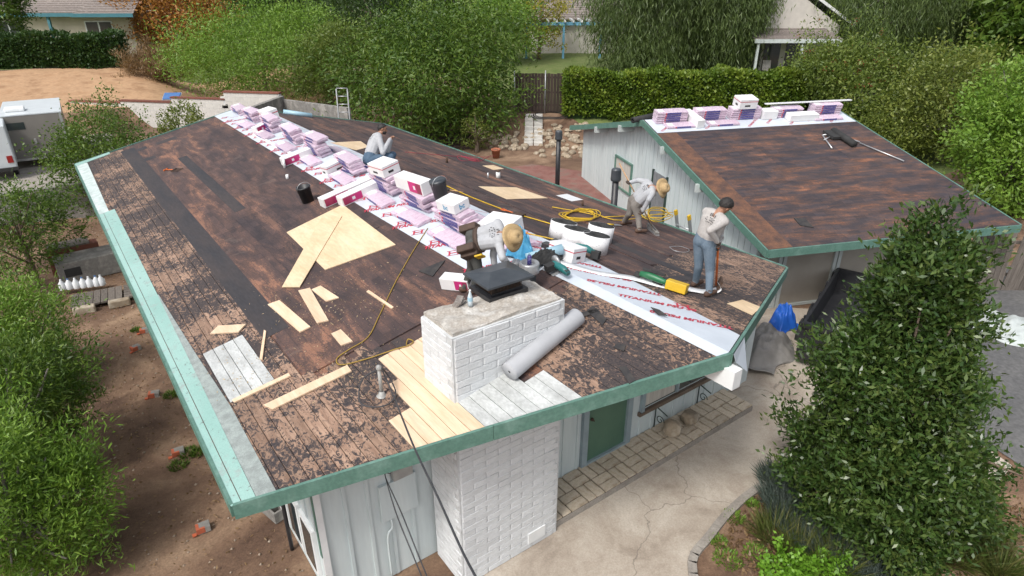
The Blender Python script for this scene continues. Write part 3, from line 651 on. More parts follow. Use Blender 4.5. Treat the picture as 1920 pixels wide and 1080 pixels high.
def pxtree(name, label, px, pyb, wpx, pyt, n, k, l, wd, mat, dep=None, lobes=7, seed=0, depth_ratio=.8, low=.12, **kw):
    """size in metres from the height and width the tree has where it stands"""
    base = ghit(px, pyb) if dep is None else at(px, pyb, dep)
    if dep is not None: base.z = min(base.z, tz(base.x, base.y)) if base.z < tz(base.x, base.y)+1.5 else tz(base.x, base.y)
    dp = float(np.dot(np.array(base)-CAM, _fw)); w_ = wpx*dp/F
    lo_, hi_ = 0, 30
    for _ in range(40):
        md = (lo_+hi_)/2; q = np.array(base)+np.array([0, 0, md])-CAM; yy = 540-F*(q@_u)/(q@_fw)
        if yy > pyt: lo_ = md
        else: hi_ = md
    h = lo_; rs = random.Random(seed+px); R_ = w_/2; bl = []
    for i in range(lobes):
        a = 2*math.pi*i/lobes+rs.uniform(-.4, .4); zz = h*rs.uniform(low+.18, .78); rr = R_*.52*math.sqrt(max(.1, 1-abs(zz/h-.5)))
        bl.append((math.cos(a)*rr, math.sin(a)*rr*depth_ratio, zz, R_*rs.uniform(.42, .58), R_*rs.uniform(.42, .58)*depth_ratio, h*rs.uniform(.2, .3)))
    bl.append((0, 0, h*.74, R_*.5, R_*.5*depth_ratio, h*.25)); bl.append((0, 0, h*.45, R_*.7, R_*.7*depth_ratio, h*.34))
    return tree(name, label, base, bl, n, k, kw.pop('rad', R_*.085), l, wd, mat, trunk_r=kw.pop('trunk_r', .1+.01*h), **kw)
# ------------------------------------------------------------------ trees and shrubs behind the houses
BG = 'trees and shrubs on the slope behind the houses'
pxtree('shrub', 'tall feathery bright green shrub behind the white block wall', 500, 192, 330, 12, 1200, 28, .2, .055, 'leaf_bright', up=.35, bias=.4, lobes=11, group=BG)
pxtree('tree', 'broad rounded green tree behind the roof beside the wooden gate', 820, 246, 370, 6, 1300, 26, .24, .075, 'leaf_mid', droop=.3, group=BG, low=.0)
pxtree('shrub', 'orange flecked green shrub overhanging the concrete retaining wall', 640, 200, 180, 45, 600, 22, .20, .06, 'leaf_toyon', group=BG, low=0)
pxtree('tree', 'dark evergreen tree rising behind the bright feathery shrub', 700, 95, 260, -60, 700, 22, .3, .1, 'leaf_dark', group=BG)
pxtree('tree', 'small dark green tree beside the tiled house with blue eaves', 262, 92, 80, -40, 400, 20, .3, .09, 'leaf_mid', group=BG)
pxtree('tree', 'orange autumn tree by the tiled house', 350, 118, 190, -40, 800, 18, .22, .12, 'leaf_autumn', group=BG, low=.2)
pxtree('shrub', 'dry brown shrub at the edge of the bare slope', 305, 152, 110, 92, 500, 18, .3, .03, 'leaf_dry', cat='shrub', up=1., bias=.3, low=0)
pxtree('tree', 'leaning tree with bare trunk next to the clipped hedge', 12, 118, 150, -90, 600, 20, .2, .09, 'leaf_mid', group=BG, low=.4, trunk_r=.16, bark='bark_grey')
pxtree('tree', 'loose yellow leaved tree in front of the blue pergola', 1010, 110, 130, -30, 260, 14, .2, .09, 'leaf_yellow', group=BG, low=.2)
pxtree('tree', 'olive green tree filling the gap behind the yellow tree', 930, 120, 200, -20, 500, 20, .22, .08, 'leaf_bright', group=BG)
for px, pb, wp, tp, lab in ((1225, 140, 300, -150, 'weeping pepper tree hanging over the ivy hedge beside the pergola'), (1362, 140, 140, -150, 'narrow weeping pepper tree next to the white gabled house'),
                       (1640, 120, 330, -170, 'wide weeping pepper tree right of the covered terrace'), (1840, 110, 300, -170, 'weeping pepper tree behind the parked car')):
    pxtree('pepper_tree', lab, px, pb, wp, tp, 1500, 30, .42, .05, 'leaf_pepper', group='weeping pepper trees', droop=1.6, bias=.25, low=.0, rad=.36, bark='bark_grey')
for px, pb, wp, tp, mt, lab in ((1600, 232, 270, 75, 'leaf_toyon', 'red berried green shrub behind the outbuilding ridge'), (1530, 200, 150, 95, 'leaf_olive', 'pale branched shrub next to the ivy hedge end'),
                           (1760, 300, 300, 95, 'leaf_olive', 'large yellowish green shrub beyond the rusty roof'), (1880, 395, 270, 110, 'leaf_bright', 'bright leafy shrub beside the rusty roof eave')):
    def berries(t, cs, on_=(px == 1600)):
        if not on_: return
        sel = cs[RS.choice(len(cs), 150)]; sel = sel[sel[:, 2] > np.median(cs[:, 2])]; C = np.repeat(sel, 14, 0)+RS.normal(size=(len(sel)*14, 3))*.09
        link('berry_cluster', leaves_mesh('berry_cluster', C, C*0, RS.rand(len(C)), .06, .05, 'berry'), t)['kind'] = 'stuff'
    pxtree('shrub', lab, px, pb, wp, tp, 1100, 24, .17, .075, mt, cat='shrub', group='shrubs right of the outbuilding', low=0, extra=berries, limbs=14, bark='bark_grey')
pxtree('shrub', 'dense green shrub beside the grey cargo trailer', 200, 290, 210, 186, 900, 22, .10, .05, 'leaf_mid', cat='shrub', dep=22.5, low=0)
pxtree('shrub', 'smaller shrub at the far roof corner', 345, 240, 120, 185, 500, 20, .10, .05, 'leaf_olive', cat='shrub', dep=24, low=0)
for px, pb, wp, tp, mt, lab in ((560, 60, 330, -190, 'leaf_dark', 'dark broad tree on the skyline behind the feathery shrub'), (860, 50, 330, -190, 'leaf_mid', 'green skyline tree behind the rounded tree'), (1120, 62, 240, -190, 'leaf_bright', 'light green skyline tree behind the pergola'),
        (430, 45, 220, -190, 'leaf_mid', 'green skyline tree behind the autumn tree'), (1760, 66, 420, -230, 'leaf_dark', 'dark skyline tree behind the pepper trees'), (1350, 52, 260, -220, 'leaf_pepper', 'grey green skyline tree behind the white gabled house'), (1950, 150, 330, -120, 'leaf_mid', 'tall green tree at the end of the shrubs'), (170, -6, 300, -190, 'leaf_mid', 'green skyline tree behind the tiled roof')):
    pxtree('tree', lab, px, pb, wp, tp, 700, 26, .5, .2, mt, group='skyline trees', low=0)
# ------------------------------------------------------------------ left yard planting
pxtree('tree', 'thin sparse tree with pale bare limbs by the concrete wall', 70, 540, 190, 352, 420, 18, .13, .035, 'leaf_mid', low=.3, limbs=16, trunk_r=.1, bark='bark')
LS = 'row of loose green shrubs along the dirt yard'
for px, pb, wp, tp, lab in ((40, 745, 250, 545, 'loose green shrub with red brush flowers beside the row of jugs'), (60, 905, 290, 660, 'loose green shrub midway along the dirt yard'), (75, 1090, 340, 810, 'loose green shrub with an orange tag at the yard end')):
    def reds(t, cs, on_=(pb == 745)):
        if not on_: return
        sel = cs[RS.choice(len(cs), 9, False)]; C = np.repeat(sel, 40, 0)+RS.normal(size=(360, 3))*np.array([.03, .03, .06])
        link('flower', leaves_mesh('flower', C, C*0, RS.rand(len(C))*.5, .05, .012, 'berry'), t)['kind'] = 'stuff'
    pxtree('shrub', lab, px, pb, wp, tp, 1150, 26, .10, .024, 'leaf_bright' if pb != 905 else 'leaf_mid', cat='shrub', group=LS, low=0, limbs=26, bark='bark_grey', extra=reds, up=.35, rad=.11)
# ------------------------------------------------------------------ the big glossy tree by the drive
def magnolia():
    R0_ = (math.cos(YAW), -math.sin(YAW))
    base = PG(1650, 985); bl = []; rs = random.Random(4); Ht = 5.3
    for i in range(26):
        zz = rs.uniform(.35, 4.7); R_ = 1.3*(1-(max(zz, .9)-.9)/4.7)**.8*(1 if zz > .7 else .85); a = rs.uniform(0, 6.283); q = R_*.62
        bl.append((math.cos(a)*q, math.sin(a)*q, zz, R_*.5, R_*.5, .5))
    bl += [(0, 0, 1.3, 1.15, 1.15, 1.), (0, 0, 2.6, .85, .85, 1.), (0, 0, 3.8, .45, .45, .8), (0, 0, 4.7, .2, .2, .55), (.35, -.55, .75, .8, .7, .6)]
    bl = [(b_[0]-R0_[0]*.13*b_[2], b_[1]-R0_[1]*.13*b_[2], *b_[2:]) for b_ in bl]
    tree('evergreen_tree', 'large dense glossy leaved evergreen tree between walkway and drive', base, bl, 3300, 26, .105, .10, .04, 'leaf_glossy', trunk_r=.14, limbs=40, up=.35, shell=.6)
magnolia()
# clipped hedges: dense leaf faces over an added dark core, not see-through
def hedge(name, label, a, b, th, h, mat, n, l, wd):
    a, b = Vector(a), Vector(b); d = b-a; Lh = d.length; ang = math.atan2(d.y, d.x); M = Matrix.Translation(a) @ Matrix.Rotation(ang, 4, 'Z')
    t = thing(name, label, 'hedge', M); z1 = b.z-a.z
    P = []; Nn = []
    for _ in range(n):
        f = rnd.random(); u = rnd.uniform(0, Lh)
        if f < .45: q = (u, -th/2, rnd.uniform(0, h)); nn = (0, -1, .2)
        elif f < .55: q = (u, th/2, rnd.uniform(0, h)); nn = (0, 1, .2)
        elif f < .92: q = (u, rnd.uniform(-th/2, th/2), h); nn = (0, 0, 1)
        else: e = rnd.choice((0, Lh)); q = (e, rnd.uniform(-th/2, th/2), rnd.uniform(0, h)); nn = (1 if e else -1, 0, .2)
        wob = .10*math.sin(q[0]*1.7)+.07*math.sin(q[0]*4.1+q[2]*3); P.append((q[0]+rnd.gauss(0, .05), q[1]+rnd.gauss(0, .07)+wob*.4, q[2]+rnd.gauss(0, .06)+wob+z1*q[0]/Lh)); Nn.append(nn)
    P = np.array(P); t0 = .5+.5*np.sin(P[:, 0]*2.3+P[:, 2]*3.1)
    link('foliage', leaves_mesh('foliage', P, np.array(Nn, float), t0*.35+RS.rand(n)*.65, l, wd, mat, .9), t)
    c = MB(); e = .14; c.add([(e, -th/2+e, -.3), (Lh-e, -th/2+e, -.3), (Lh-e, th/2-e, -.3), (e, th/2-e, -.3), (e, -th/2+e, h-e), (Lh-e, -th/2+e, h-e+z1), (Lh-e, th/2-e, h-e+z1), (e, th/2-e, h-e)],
          [(3, 2, 1, 0), (4, 5, 6, 7), (0, 1, 5, 4), (1, 2, 6, 5), (2, 3, 7, 6), (3, 0, 4, 7)]); c.build('dark_core', 'leaf_hedge_dark', t)  # solid box added as a dark inside so the hedge hides what is behind
    return t
g0 = ghit(1058, 214); g1 = ghit(1492, 214)
hedge('ivy_hedge', 'long ivy covered hedge between the wooden gate and the berried shrub', g0, g0+(g1-g0).normalized()*((g1-g0).length), 1.3, 2.05, 'leaf_hedge', 26000, .15, .12)
g0 = ghit(-60, 127); g1 = ghit(238, 124)
hedge('clipped_hedge', 'clipped dark green hedge above the bare slope', g0, g1, 1.6, 1.75, 'leaf_hedge_dark', 15000, .17, .10)
# ------------------------------------------------------------------ planting bed by the walkway
def bed():
    def inside(x, y):
        return y < -1.75 and y > -6.5 and x > .6 and x < 6.6 and not (x > 5. and y > -4.2)
    P, T = [], []
    while len(P) < 5200:
        x, y = rnd.uniform(.3, 6.4), rnd.uniform(-6.5, -1.9)
        k = min((Vector((x, y, 0))-q).length for q in kerb[3:])
        if not inside(x, y) or k < .2: continue
        if k > 1.1 and rnd.random() < .6: continue
        P.append((x, y, .012+rnd.random()*.02)); T.append(rnd.random())
    P = np.array(P); o = link('leaf_litter', leaves_mesh('leaf_litter', P, np.zeros_like(P), np.array(T), .085, .04, 'leaf_dry', 0, .0)); o['kind'] = 'stuff'; o['label'] = 'fallen tan leaves on the planting bed'
    def tuft(name, label, px, py, r, h, n, mat, wd, group, hang=.5):
        b = PG(px, py); a = RS.uniform(0, 6.283, n); q = np.sqrt(RS.rand(n))*r
        C = np.stack([np.cos(a)*q, np.sin(a)*q, np.zeros(n)], 1); Nn = np.stack([np.cos(a)*hang, np.sin(a)*hang, np.ones(n)], 1)
        t = link(name, leaves_mesh(name, C, Nn, RS.rand(n), h, wd, mat, 1.6), None, Matrix.Translation(b)); tag(t, label, 'plant', group)
    GR = 'grass tufts under the evergreen tree'
    for i, (px, py) in enumerate(((1450, 1010), (1500, 1045), (1560, 1075), (1560, 965), (1600, 1000), (1640, 1030), (1690, 1050), (1740, 1040), (1790, 1050), (1840, 1010), (1860, 1060), (1800, 1000), (1720, 1000), (1580, 1045), (1880, 1085))):
        tuft('grass_tuft', 'arching green grass tuft at the foot of the evergreen tree', px, py, .2, .42, 420, 'leaf_grass', .012, GR, .9)
    for px, py in ((1470, 950), (1490, 985), (1520, 1020), (1560, 1040), (1600, 1060), (1660, 1078), (1465, 905), (1580, 1000), (1530, 970)):
        tuft('lavender', 'low grey blue lavender mound in the planting bed', px, py, .32, .28, 1100, 'leaf_blue', .013, 'lavender mounds in the planting bed', .5)
    for px, py in ((1460, 1075), (1510, 1068), (1545, 1085)):
        b = PG(px, py); bl = [(0, 0, .12, .24, .24, .14)]; C, Nn, ti, cs = clumps(bl, 70, 16, .04)
        t = link('leafy_plant', leaves_mesh('leafy_plant', C, Nn, ti, .06, .05, 'leaf_bright2'), None, Matrix.Translation(b)); tag(t, 'bright lime green rounded plant beside the lavender', 'plant', 'lime green plants')
    for px, py, r in ((1375, 970, .16), (1410, 945, .1), (1345, 1015, .12), (1420, 1040, .2), (1365, 1050, .2)):
        tuft('weed_patch', 'small green weed patch among the fallen leaves', px, py, r, .06, 300, 'leaf_bright', .02, 'weeds in the planting bed', .8)
    for px, py, r in ((322, 742, .14), (352, 850, .16), (372, 850, .12), (335, 875, .14), (255, 620, .1)):
        tuft('weed_patch', 'green weed patch on the bare dirt yard', px, py, r, .08, 260, 'leaf_mid', .015, 'weeds in the dirt yard', .8)
leafmat('leaf_bright2', [(.10, .24, .015), (.16, .33, .03), (.22, .40, .05)])
bed()

P = np.stack([RS.uniform(-9.5, -4.5, 5200), RS.uniform(-3, 20.5, 5200), np.full(5200, .018)], 1); P = P[(P[:, 0] < -5.0) | (P[:, 1] < 3)]
o = link('yard_litter', leaves_mesh('yard_litter', P, np.zeros_like(P), RS.rand(len(P)), .06, .028, 'leaf_dry', 0)); o['kind'] = 'stuff'; o['label'] = 'dry leaves and twigs littering the dirt yard'
pm('pebble', (.24, .18, .13), (.34, .28, .22), 5, .9, .2)
mbp = MB()
for _ in range(1500):
    x, y = rnd.uniform(-9, -4.45), rnd.uniform(-3, 20); q = rnd.uniform(.008, .032)
    mbp.add([(x-q, y, .0), (x, y-q*.8, .0), (x+q, y+.1*q, .0), (x, y+q*.9, .0), (x+.1*q, y, q*.9)], [(0, 1, 4), (1, 2, 4), (2, 3, 4), (3, 0, 4)])
o = mbp.build('yard_pebbles', 'pebble'); o['kind'] = 'stuff'; o['label'] = 'small stones and clods on the dirt yard'
# ------------------------------------------------------------------ yard walls and far houses
pm('old_concrete', (.30, .29, .27), (.20, .19, .175), 2, .9, .3, c3=(.36, .34, .31), fine=.35)
pm('block_white', (.62, .60, .56), (.54, .52, .48), 4, .85, .2, rand=.1)
pm('brick_red', (.24, .085, .055), (.18, .065, .045), 6, .9, .2, rand=.3)
pm('roof_tile', (.27, .23, .205), (.20, .17, .155), 5, .85, .2, (1, 1, 1), c3=(.32, .28, .25), rand=.2)
pm('stucco', (.62, .55, .45), (.57, .50, .41), 3, .9, .1)
pm('stucco_white', (.55, .52, .47), (.49, .46, .42), 3, .9, .1)
pm('teal_trim', (.06, .20, .24), (.05, .16, .20), 3, .6)
pm('pergola_blue', (.16, .38, .55), (.13, .33, .48), 3, .6)
pm('dark_wood', (.042, .028, .022), (.075, .05, .04), 5, .85, .3, (6, 6, .4), rand=.35)
pm('grey_wood', (.22, .19, .165), (.13, .11, .095), 5, .9, .4, (6, 6, .4), rand=.3, fine=.3)
pm('field_stone', (.46, .38, .28), (.34, .27, .19), 3, .9, .3, c3=(.55, .48, .38), rand=.35)
pm('galv', (.42, .43, .44), (.33, .34, .35), 5, .4, 0, metal=.6)
pm('alu', (.60, .61, .62), (.5, .51, .52), 5, .38, 0, metal=.7)
pm('terracotta', (.36, .13, .07), (.30, .10, .055), 4, .8)
pm('trailer_grey', (.22, .205, .185), (.20, .185, .17), 2, .35)
pm('trailer_white', (.60, .64, .66), (.54, .58, .60), 2, .35)
pm('rubber', (.02, .02, .02), (.03, .03, .03), 6, .8)
pm('lamp_red', (.35, .03, .02), (.28, .02, .02), 3, .3)
pm('tarp_grey', (.27, .26, .245), (.20, .19, .18), 4, .6, .2)
pm('tarp_blue', (.015, .09, .42), (.02, .12, .50), 4, .45)
pm('orange_paint', (.45, .10, .04), (.30, .09, .05), 9, .8)
pm('plastic_white', (.66, .68, .70), (.60, .62, .64), 4, .35)
pm('label_blue', (.06, .16, .36), (.05, .12, .3), 4, .5)
def run_wall(name, label, a, b, z0, z1, th, mat, cat='wall'):
    a, b = Vector(a), Vector(b); d = b-a; M = Matrix.Translation((a.x, a.y, 0)) @ Matrix.Rotation(math.atan2(d.y, d.x), 4, 'Z')
    m = MB(); m.box(0, Vector((d.x, d.y)).length, -th/2, th/2, z0, z1); return tag(m.build(name, mat, None, M), label, cat), M, Vector((d.x, d.y)).length
# poured wall holding the trailer pad
run_wall('retaining_wall', 'plain grey concrete retaining wall below the trailer pad', (-12, 21.15), (-4.2, 20.9), -.2, 1.3, .22, 'old_concrete')
pad = MB(); pad.prism([(-12, 21.2), (-3.6, 20.95), (-3.2, 30.2), (-12, 30.4)], 1.2, 1.275); struct(pad.build('trailer_pad', 'kerb_concrete'))
# white block wall with brick cap in stepped runs
bw_me = {}
def block_wall(a, b, ztops, base, label):
    a, b = Vector(a), Vector(b); d = b-a; Lw = d.length; M = Matrix.Translation((a.x, a.y, 0)) @ Matrix.Rotation(math.atan2(d.y, d.x), 4, 'Z')
    t = thing('block_wall', label, 'wall', M); n = len(ztops); seg = Lw/n
    bl = MB(); bl.box(-.195, .195, -.1, .1, -.095, .095); bme = bl.mesh('block', 'block_white')
    for i, zt in enumerate(ztops):
        c = MB(); c.box(i*seg, (i+1)*seg, -.092, .092, base-.3, zt-.01); core = c.build('wall_core', 'mortar', t)
        k = 0; z = zt-.1
        while z > max(base, zt-1.5):
            u = i*seg+.2-(.2 if k % 2 else 0)
            while u < (i+1)*seg+.05: link('block', bme, core, Matrix.Translation((u, 0, z))); u += .4
            z -= .2; k += 1
        cap = MB(); cap.box(i*seg-.02, (i+1)*seg+.02, -.14, .14, zt+.004, zt+.07); cap.build('cap_course', 'brick_red', t)
    return t
w0, w1 = at(-40, 205, 33.2), at(527, 190, 30)
block_wall((w0.x, w0.y, 0), (w1.x, w1.y, 0), [at(-20, 196, 33).z, at(80, 200, 32.6).z, at(160, 190, 32).z, at(300, 190, 31.4).z, at(380, 183, 31).z, at(480, 172, 30.4).z], 1.2, 'white block wall with red brick cap stepping along the bare slope')
r0, r1, r2 = at(465, 215, 26.5), at(530, 190, 29.5), at(655, 215, 27.5)
run_wall('retaining_wall', 'weathered concrete wall behind the far roof corner', (r0.x, r0.y), (r1.x, r1.y), .5, r1.z+.25, .2, 'old_concrete')
run_wall('retaining_wall', 'concrete wall under the overhanging orange flecked shrub', (r1.x, r1.y), (r2.x, r2.y), .5, r1.z+.1, .2, 'old_concrete')
# solar lamp on the slope
sp = at(322, 180, 31.5); t = thing('solar_panel', 'small tilted solar panel on a post above the block wall', 'solar panel', FG(sp, -.5))
m = MB(); m.box(-.38, .38, -.26, .26, -.02, .02, 0, Matrix.Rotation(.45, 4, 'X')); m.build('panel', 'label_blue', t); m = MB(); m.tube([(0, 0, -1.5), (0, 0, 0)], .03); m.build('post', 'galv', t)
m = MB(); m.box(-.42, .42, -.3, .3, -.035, -.021, 0, Matrix.Rotation(.45, 4, 'X')); m.build('panel_frame', 'alu', t)
# aluminium ladder leaning at the far eave
def ladder(name, label, M, n, w_, h_, tip=None):
    t = thing(name, label, 'ladder', M)
    for s_ in (-1, 1):
        m = MB(); m.box(s_*w_/2-.02, s_*w_/2+.02, -.035, .035, 0, h_); m.build('rail', 'alu', t)
        if tip: m = MB(); m.box(s_*w_/2-.024, s_*w_/2+.024, -.039, .039, h_, h_+.12); m.build('end_cap', tip, t)
    for i in range(n):
        m = MB(); m.tube([(-w_/2, 0, .25+i*.3), (w_/2, 0, .25+i*.3)], .017, 6); m.build('rung', 'alu', t)
    return t
lp = at(641, 216, 24.8); ladder('ladder', 'aluminium ladder standing up past the far roof edge', Matrix.Translation((lp.x, lp.y, .2)) @ Matrix.Rotation(-.62, 4, 'Z') @ Matrix.Rotation(-.12, 4, 'X'), 13, .43, lp.z+.75)
pm('yellow', (.65, .42, .02), (.55, .35, .02), 3, .5)
lp = PX(1281, 428, 5.36); ladder('ladder', 'ladder with yellow tips propped against the eave near the sweeping man', Matrix.Translation((lp.x+.72, lp.y, .36)) @ Matrix.Rotation(math.pi/2-.1, 4, 'Z') @ Matrix.Rotation(-.27, 4, 'X'), 8, .42, 2.62, 'yellow')
# far houses; u runs along the picture plane, v away from the viewer
def HF(P): return frame(_r0, (0, 0, 1), P)
def tiled(parent, u0, u1, v0, z0, run, rise, n, name='roof', hip=0., mat='roof_tile'):
    """pitched roof made of lapped tile courses"""
    r = MB(); r.add([(u0, v0, z0), (u1, v0, z0), (u1-hip, v0+run, z0+rise), (u0+hip, v0+run, z0+rise)], [(0, 1, 2, 3)]); r = r.build(name, mat, parent)
    for i in range(n):
        f, g = i/n, (i+1)/n; c = MB(); h_ = hip
        c.add([(u0+h_*f, v0+run*f, z0+rise*f+.07), (u1-h_*f, v0+run*f, z0+rise*f+.07), (u1-h_*g, v0+run*g, z0+rise*g+.01), (u0+h_*g, v0+run*g, z0+rise*g+.01), (u0+h_*f, v0+run*f, z0+rise*f), (u1-h_*f, v0+run*f, z0+rise*f)],
              [(0, 1, 2, 3), (4, 5, 1, 0)]); c.build('tile_course', mat, r)
    return r
b = ghit(150, 96); M = HF(b); h1 = thing('tiled_house', 'beige house with brown tiled roof and teal eaves above the clipped hedge', 'house', M)
def house1():
    m = MB(); m.box(-7, 4.3, 0, 6, -.5, 2.55); w = m.build('wall', 'stucco', h1)
    tiled(h1, -8, 2.2, -.9, 2.6, 4.6, 1.9, 14, hip=0); tiled(h1, 1.2, 5.4, -1.6, 2.52, 5.2, 2.1, 14, hip=1.2)
    for a, c, y in ((-8, 1.1, -.93), (1.1, 5.4, -1.63)):
        f = MB(); f.box(a, c, y-.04, y, 2.36, 2.6); f.build('fascia', 'teal_trim', h1)
    for x in (-4.6, 1.9):
        f = MB(); f.box(x-1.0, x+1.0, -.06, -.003, .95, 2.05); f = f.build('window', 'white_paint', h1)
        for q in (-1, 1): g = MB(); g.box(x+q*.48-.42, x+q*.48+.42, -.075, -.061, 1.03, 1.97); g.build('pane', 'glass', f)
    p = MB(); p.box(-1.2, -1.02, -.85, -.7, -.5, 2.4); p.build('porch_post', 'teal_trim', h1)
house1()
b = ghit(1050, 108); M = HF(b+Vector((0, 0, 0))); h2 = thing('pergola_house', 'tile roofed house with blue pergola behind the yellow tree', 'house', M)
def house2():
    m = MB(); m.box(-2, 6, 3, 9, -.5, 2.5); m.build('wall', 'stucco_white', h2); tiled(h2, -2.6, 6.4, 2.4, 2.55, 5, 2.2, 14, hip=1.5)
    for x in (-2.6, .2, 3.0): p = MB(); p.box(x-.08, x+.08, -.4, -.24, -.5, 2.3); p.build('pergola_post', 'pergola_blue', h2)
    p = MB(); p.box(-3, 4.4, -.42, -.2, 2.3, 2.52); p.build('pergola_beam', 'pergola_blue', h2)
    for i in range(12): p = MB(); p.box(-2.9+i*.62, -2.8+i*.62, -.9, 3, 2.53, 2.68); p.build('rafter', 'white_paint', h2)
house2()
b = ghit(1465, 142); M = HF(b); h3 = thing('gabled_house', 'white gabled house with covered terrace behind the ivy hedge', 'house', M)
def house3():
    m = MB(); m.add([(-3.4, 1.6, -.3), (4, 1.6, -.3), (4, 1.6, 3.), (.6, 1.6, 5.2), (-3.4, 1.6, 3.)], [(0, 1, 2, 3, 4)]); m.box(-3.4, 4, 1.61, 7, -.3, 3.); m.build('wall', 'stucco_white', h3)
    f = MB(); f.add([(-3.9, 1.35, 2.75), (.6, 1.35, 5.55), (5, 1.35, 2.85), (5, 1.35, 3.05), (.6, 1.35, 5.75), (-3.9, 1.35, 2.95), (-3.9, 7, 2.95), (.6, 7, 5.75), (5, 7, 3.05)], [(0, 1, 4, 5), (1, 2, 3, 4), (5, 4, 7, 6), (4, 3, 8, 7)]); f.build('roof', 'white_paint', h3)
    tiled(h3, -2.6, 3., -1.3, 2.35, 2.9, .5, 6, 'terrace_roof'); p = MB(); p.box(-2.6, 3., -1.34, -1.3, 2.15, 2.38); p.build('beam', 'trim_grey', h3)
    for x in (-2.3, .55, 2.8): p = MB(); p.box(x-.07, x+.07, -1.25, -1.1, -.4, 2.3); p.build('terrace_post', 'trim_grey', h3)
    for x in (-1.6, -.3, 1.2): p = MB(); p.box(x-.55, x+.55, 1.54, 1.597, -.2, 2.); p.build('dark_window', 'glass', h3)
house3()
c = at(1440, 128, float(np.dot(np.array(b)-CAM, _fw))-.8); t = thing('patio_chair', 'grey sling chair on the covered terrace', 'chair', HF(Vector((c.x, c.y, b.z))))
m = MB(); m.box(-.27, .27, -.25, .25, .38, .42); m.build('seat', 'old_concrete', t); m = MB(); m.box(-.27, .27, .22, .27, .42, 1.05, 0, Matrix.Rotation(-.15, 4, 'X')); m.build('backrest', 'old_concrete', t)
for q in (-.25, .25):
    for y in (-.23, .23): m = MB(); m.tube([(q, y, 0), (q, y, .4)], .015, 6); m.build('leg', 'black_metal', t)
# wooden gate at the head of the steps
gl, gr = ghit(966, 212), ghit(1054, 212); d = gr-gl; M = Matrix.Translation(gl) @ Matrix.Rotation(math.atan2(d.y, d.x), 4, 'Z'); Lg = d.length
t = thing('wooden_gate', 'dark board gate with metal posts at the head of the stone steps', 'gate', M)
nb = int(Lg/.16)
for i in range(nb): m = MB(); m.box(i*Lg/nb+.006, (i+1)*Lg/nb-.006, -.012, .012, .06, 2.0+rnd.uniform(-.02, .02)); m.build('board', 'dark_wood', t)
for z in (.35, 1.0, 1.75): m = MB(); m.box(0, Lg, .014, .05, z, z+.09); m.build('rail', 'dark_wood', t)
for x in (-.04, Lg*.63): m = MB(); m.tube([(x, -.06, -.2), (x, -.06, 2.15)], .035); m.build('post', 'galv', t)
# stone steps and rockery
sb = ST; st = thing('stone_steps', 'rough pale block steps climbing to the wooden gate', 'steps', FG((sb.x, sb.y, 0)))
dv = Vector((gl.x*.6+gr.x*.4-sb.x, gl.y*.6+gr.y*.4-sb.y, 0)); ns = 8; an = math.atan2(dv.y, dv.x)
for i in range(ns):
    f = i/ns; p = dv*f*.93; z = tz(sb.x+p.x, sb.y+p.y)
    for q in (-.24, .24):
        m = MB(); m.cbox((0, 0, 0), (.3, .44, .2)); m.build('block', 'block_white', st, Matrix.Translation((p.x, p.y, z+.04)) @ Matrix.Rotation(an+rnd.uniform(-.08, .08), 4, 'Z') @ Matrix.Translation((0, q, 0)), bevel=.015)
def rock_mesh(r, sq=.7):
    bm = bmesh.new(); bmesh.ops.create_icosphere(bm, subdivisions=2, radius=r)
    k = [Vector((rnd.gauss(0, 1), rnd.gauss(0, 1), rnd.gauss(0, 1))).normalized() for _ in range(7)]
    for v in bm.verts:
        for q in k:
            o = v.co.dot(q)-r*.72
            if o > 0: v.co -= q*o*.9
        v.co *= 1+rnd.uniform(-.05, .05); v.co.z *= sq
    me = bpy.data.meshes.new('rock'); bm.to_mesh(me); bm.free(); me.materials.append(MATS['field_stone']); return me
rocks = [rock_mesh(.2) for _ in range(6)]
for i in range(120):
    px = rnd.uniform(1005, 1098) if i < 80 else rnd.uniform(918, 1000); py = rnd.uniform(228, 298) if i < 80 else rnd.uniform(252, 282)
    if i < 80 and py < 228+(1060-px)*.3: py += 20
    p = ghit(px, py); s_ = rnd.uniform(.5, 1.15)
    tag(link('rock', rocks[i % 6], None, Matrix.Translation(p+Vector((0, 0, .03))) @ Matrix.Rotation(rnd.uniform(0, 6), 4, 'Z') @ Matrix.Diagonal((s_, s_, s_, 1))), 'tan field stone in the rockery beside the block steps', 'rock', 'rockery stones')
p = ghit(930, 296); t = thing('flower_pot', 'terracotta pot on the red patio', 'pot', FG(p)); m = MB(); m.lathe([(.001, 0), (.15, 0), (.2, .34), (.225, .34), (.225, .42), (.19, .42), (.185, .36), (.001, .36)], 18); m.build('pot_body', 'terracotta', t)
m = MB(); m.lathe([(.001, .362), (.18, .366)], 14); m.build('soil', 'dirt', t)
for i in range(3):
    q = ghit(1030, 223); m = MB(); m.tube([(math.cos(a/3.5)*(.95-.1*i), math.sin(a/3.5)*(.95-.1*i), .08+.03*i+.02*math.sin(a)) for a in range(23)], .022, 6)
    if i == 0: hz = thing('hose_coil', 'black hose coiled on the ground below the gate', 'hose', Matrix.Translation(q+Vector((0, 0, .06))))
    m.build('coil', 'rubber', hz)
for i in range(5):
    q = ghit(843, 252+i*7); m = MB(); m.box(-1.3, 1.3, -.1, .1, 0, .17); tag(m.build('timber', 'dark_wood', None, Matrix.Translation(q) @ Matrix.Rotation(-.55+rnd.uniform(-.03, .03), 4, 'Z'), bevel=.01), 'dark landscape timber in the stepped stack behind the roof', 'timber', 'stacked landscape timbers')
pxtree('shrub', 'thin yellowing shrub beside the stacked timbers', 893, 285, 70, 208, 120, 10, .1, .05, 'leaf_olive', cat='shrub', low=0, limbs=16)
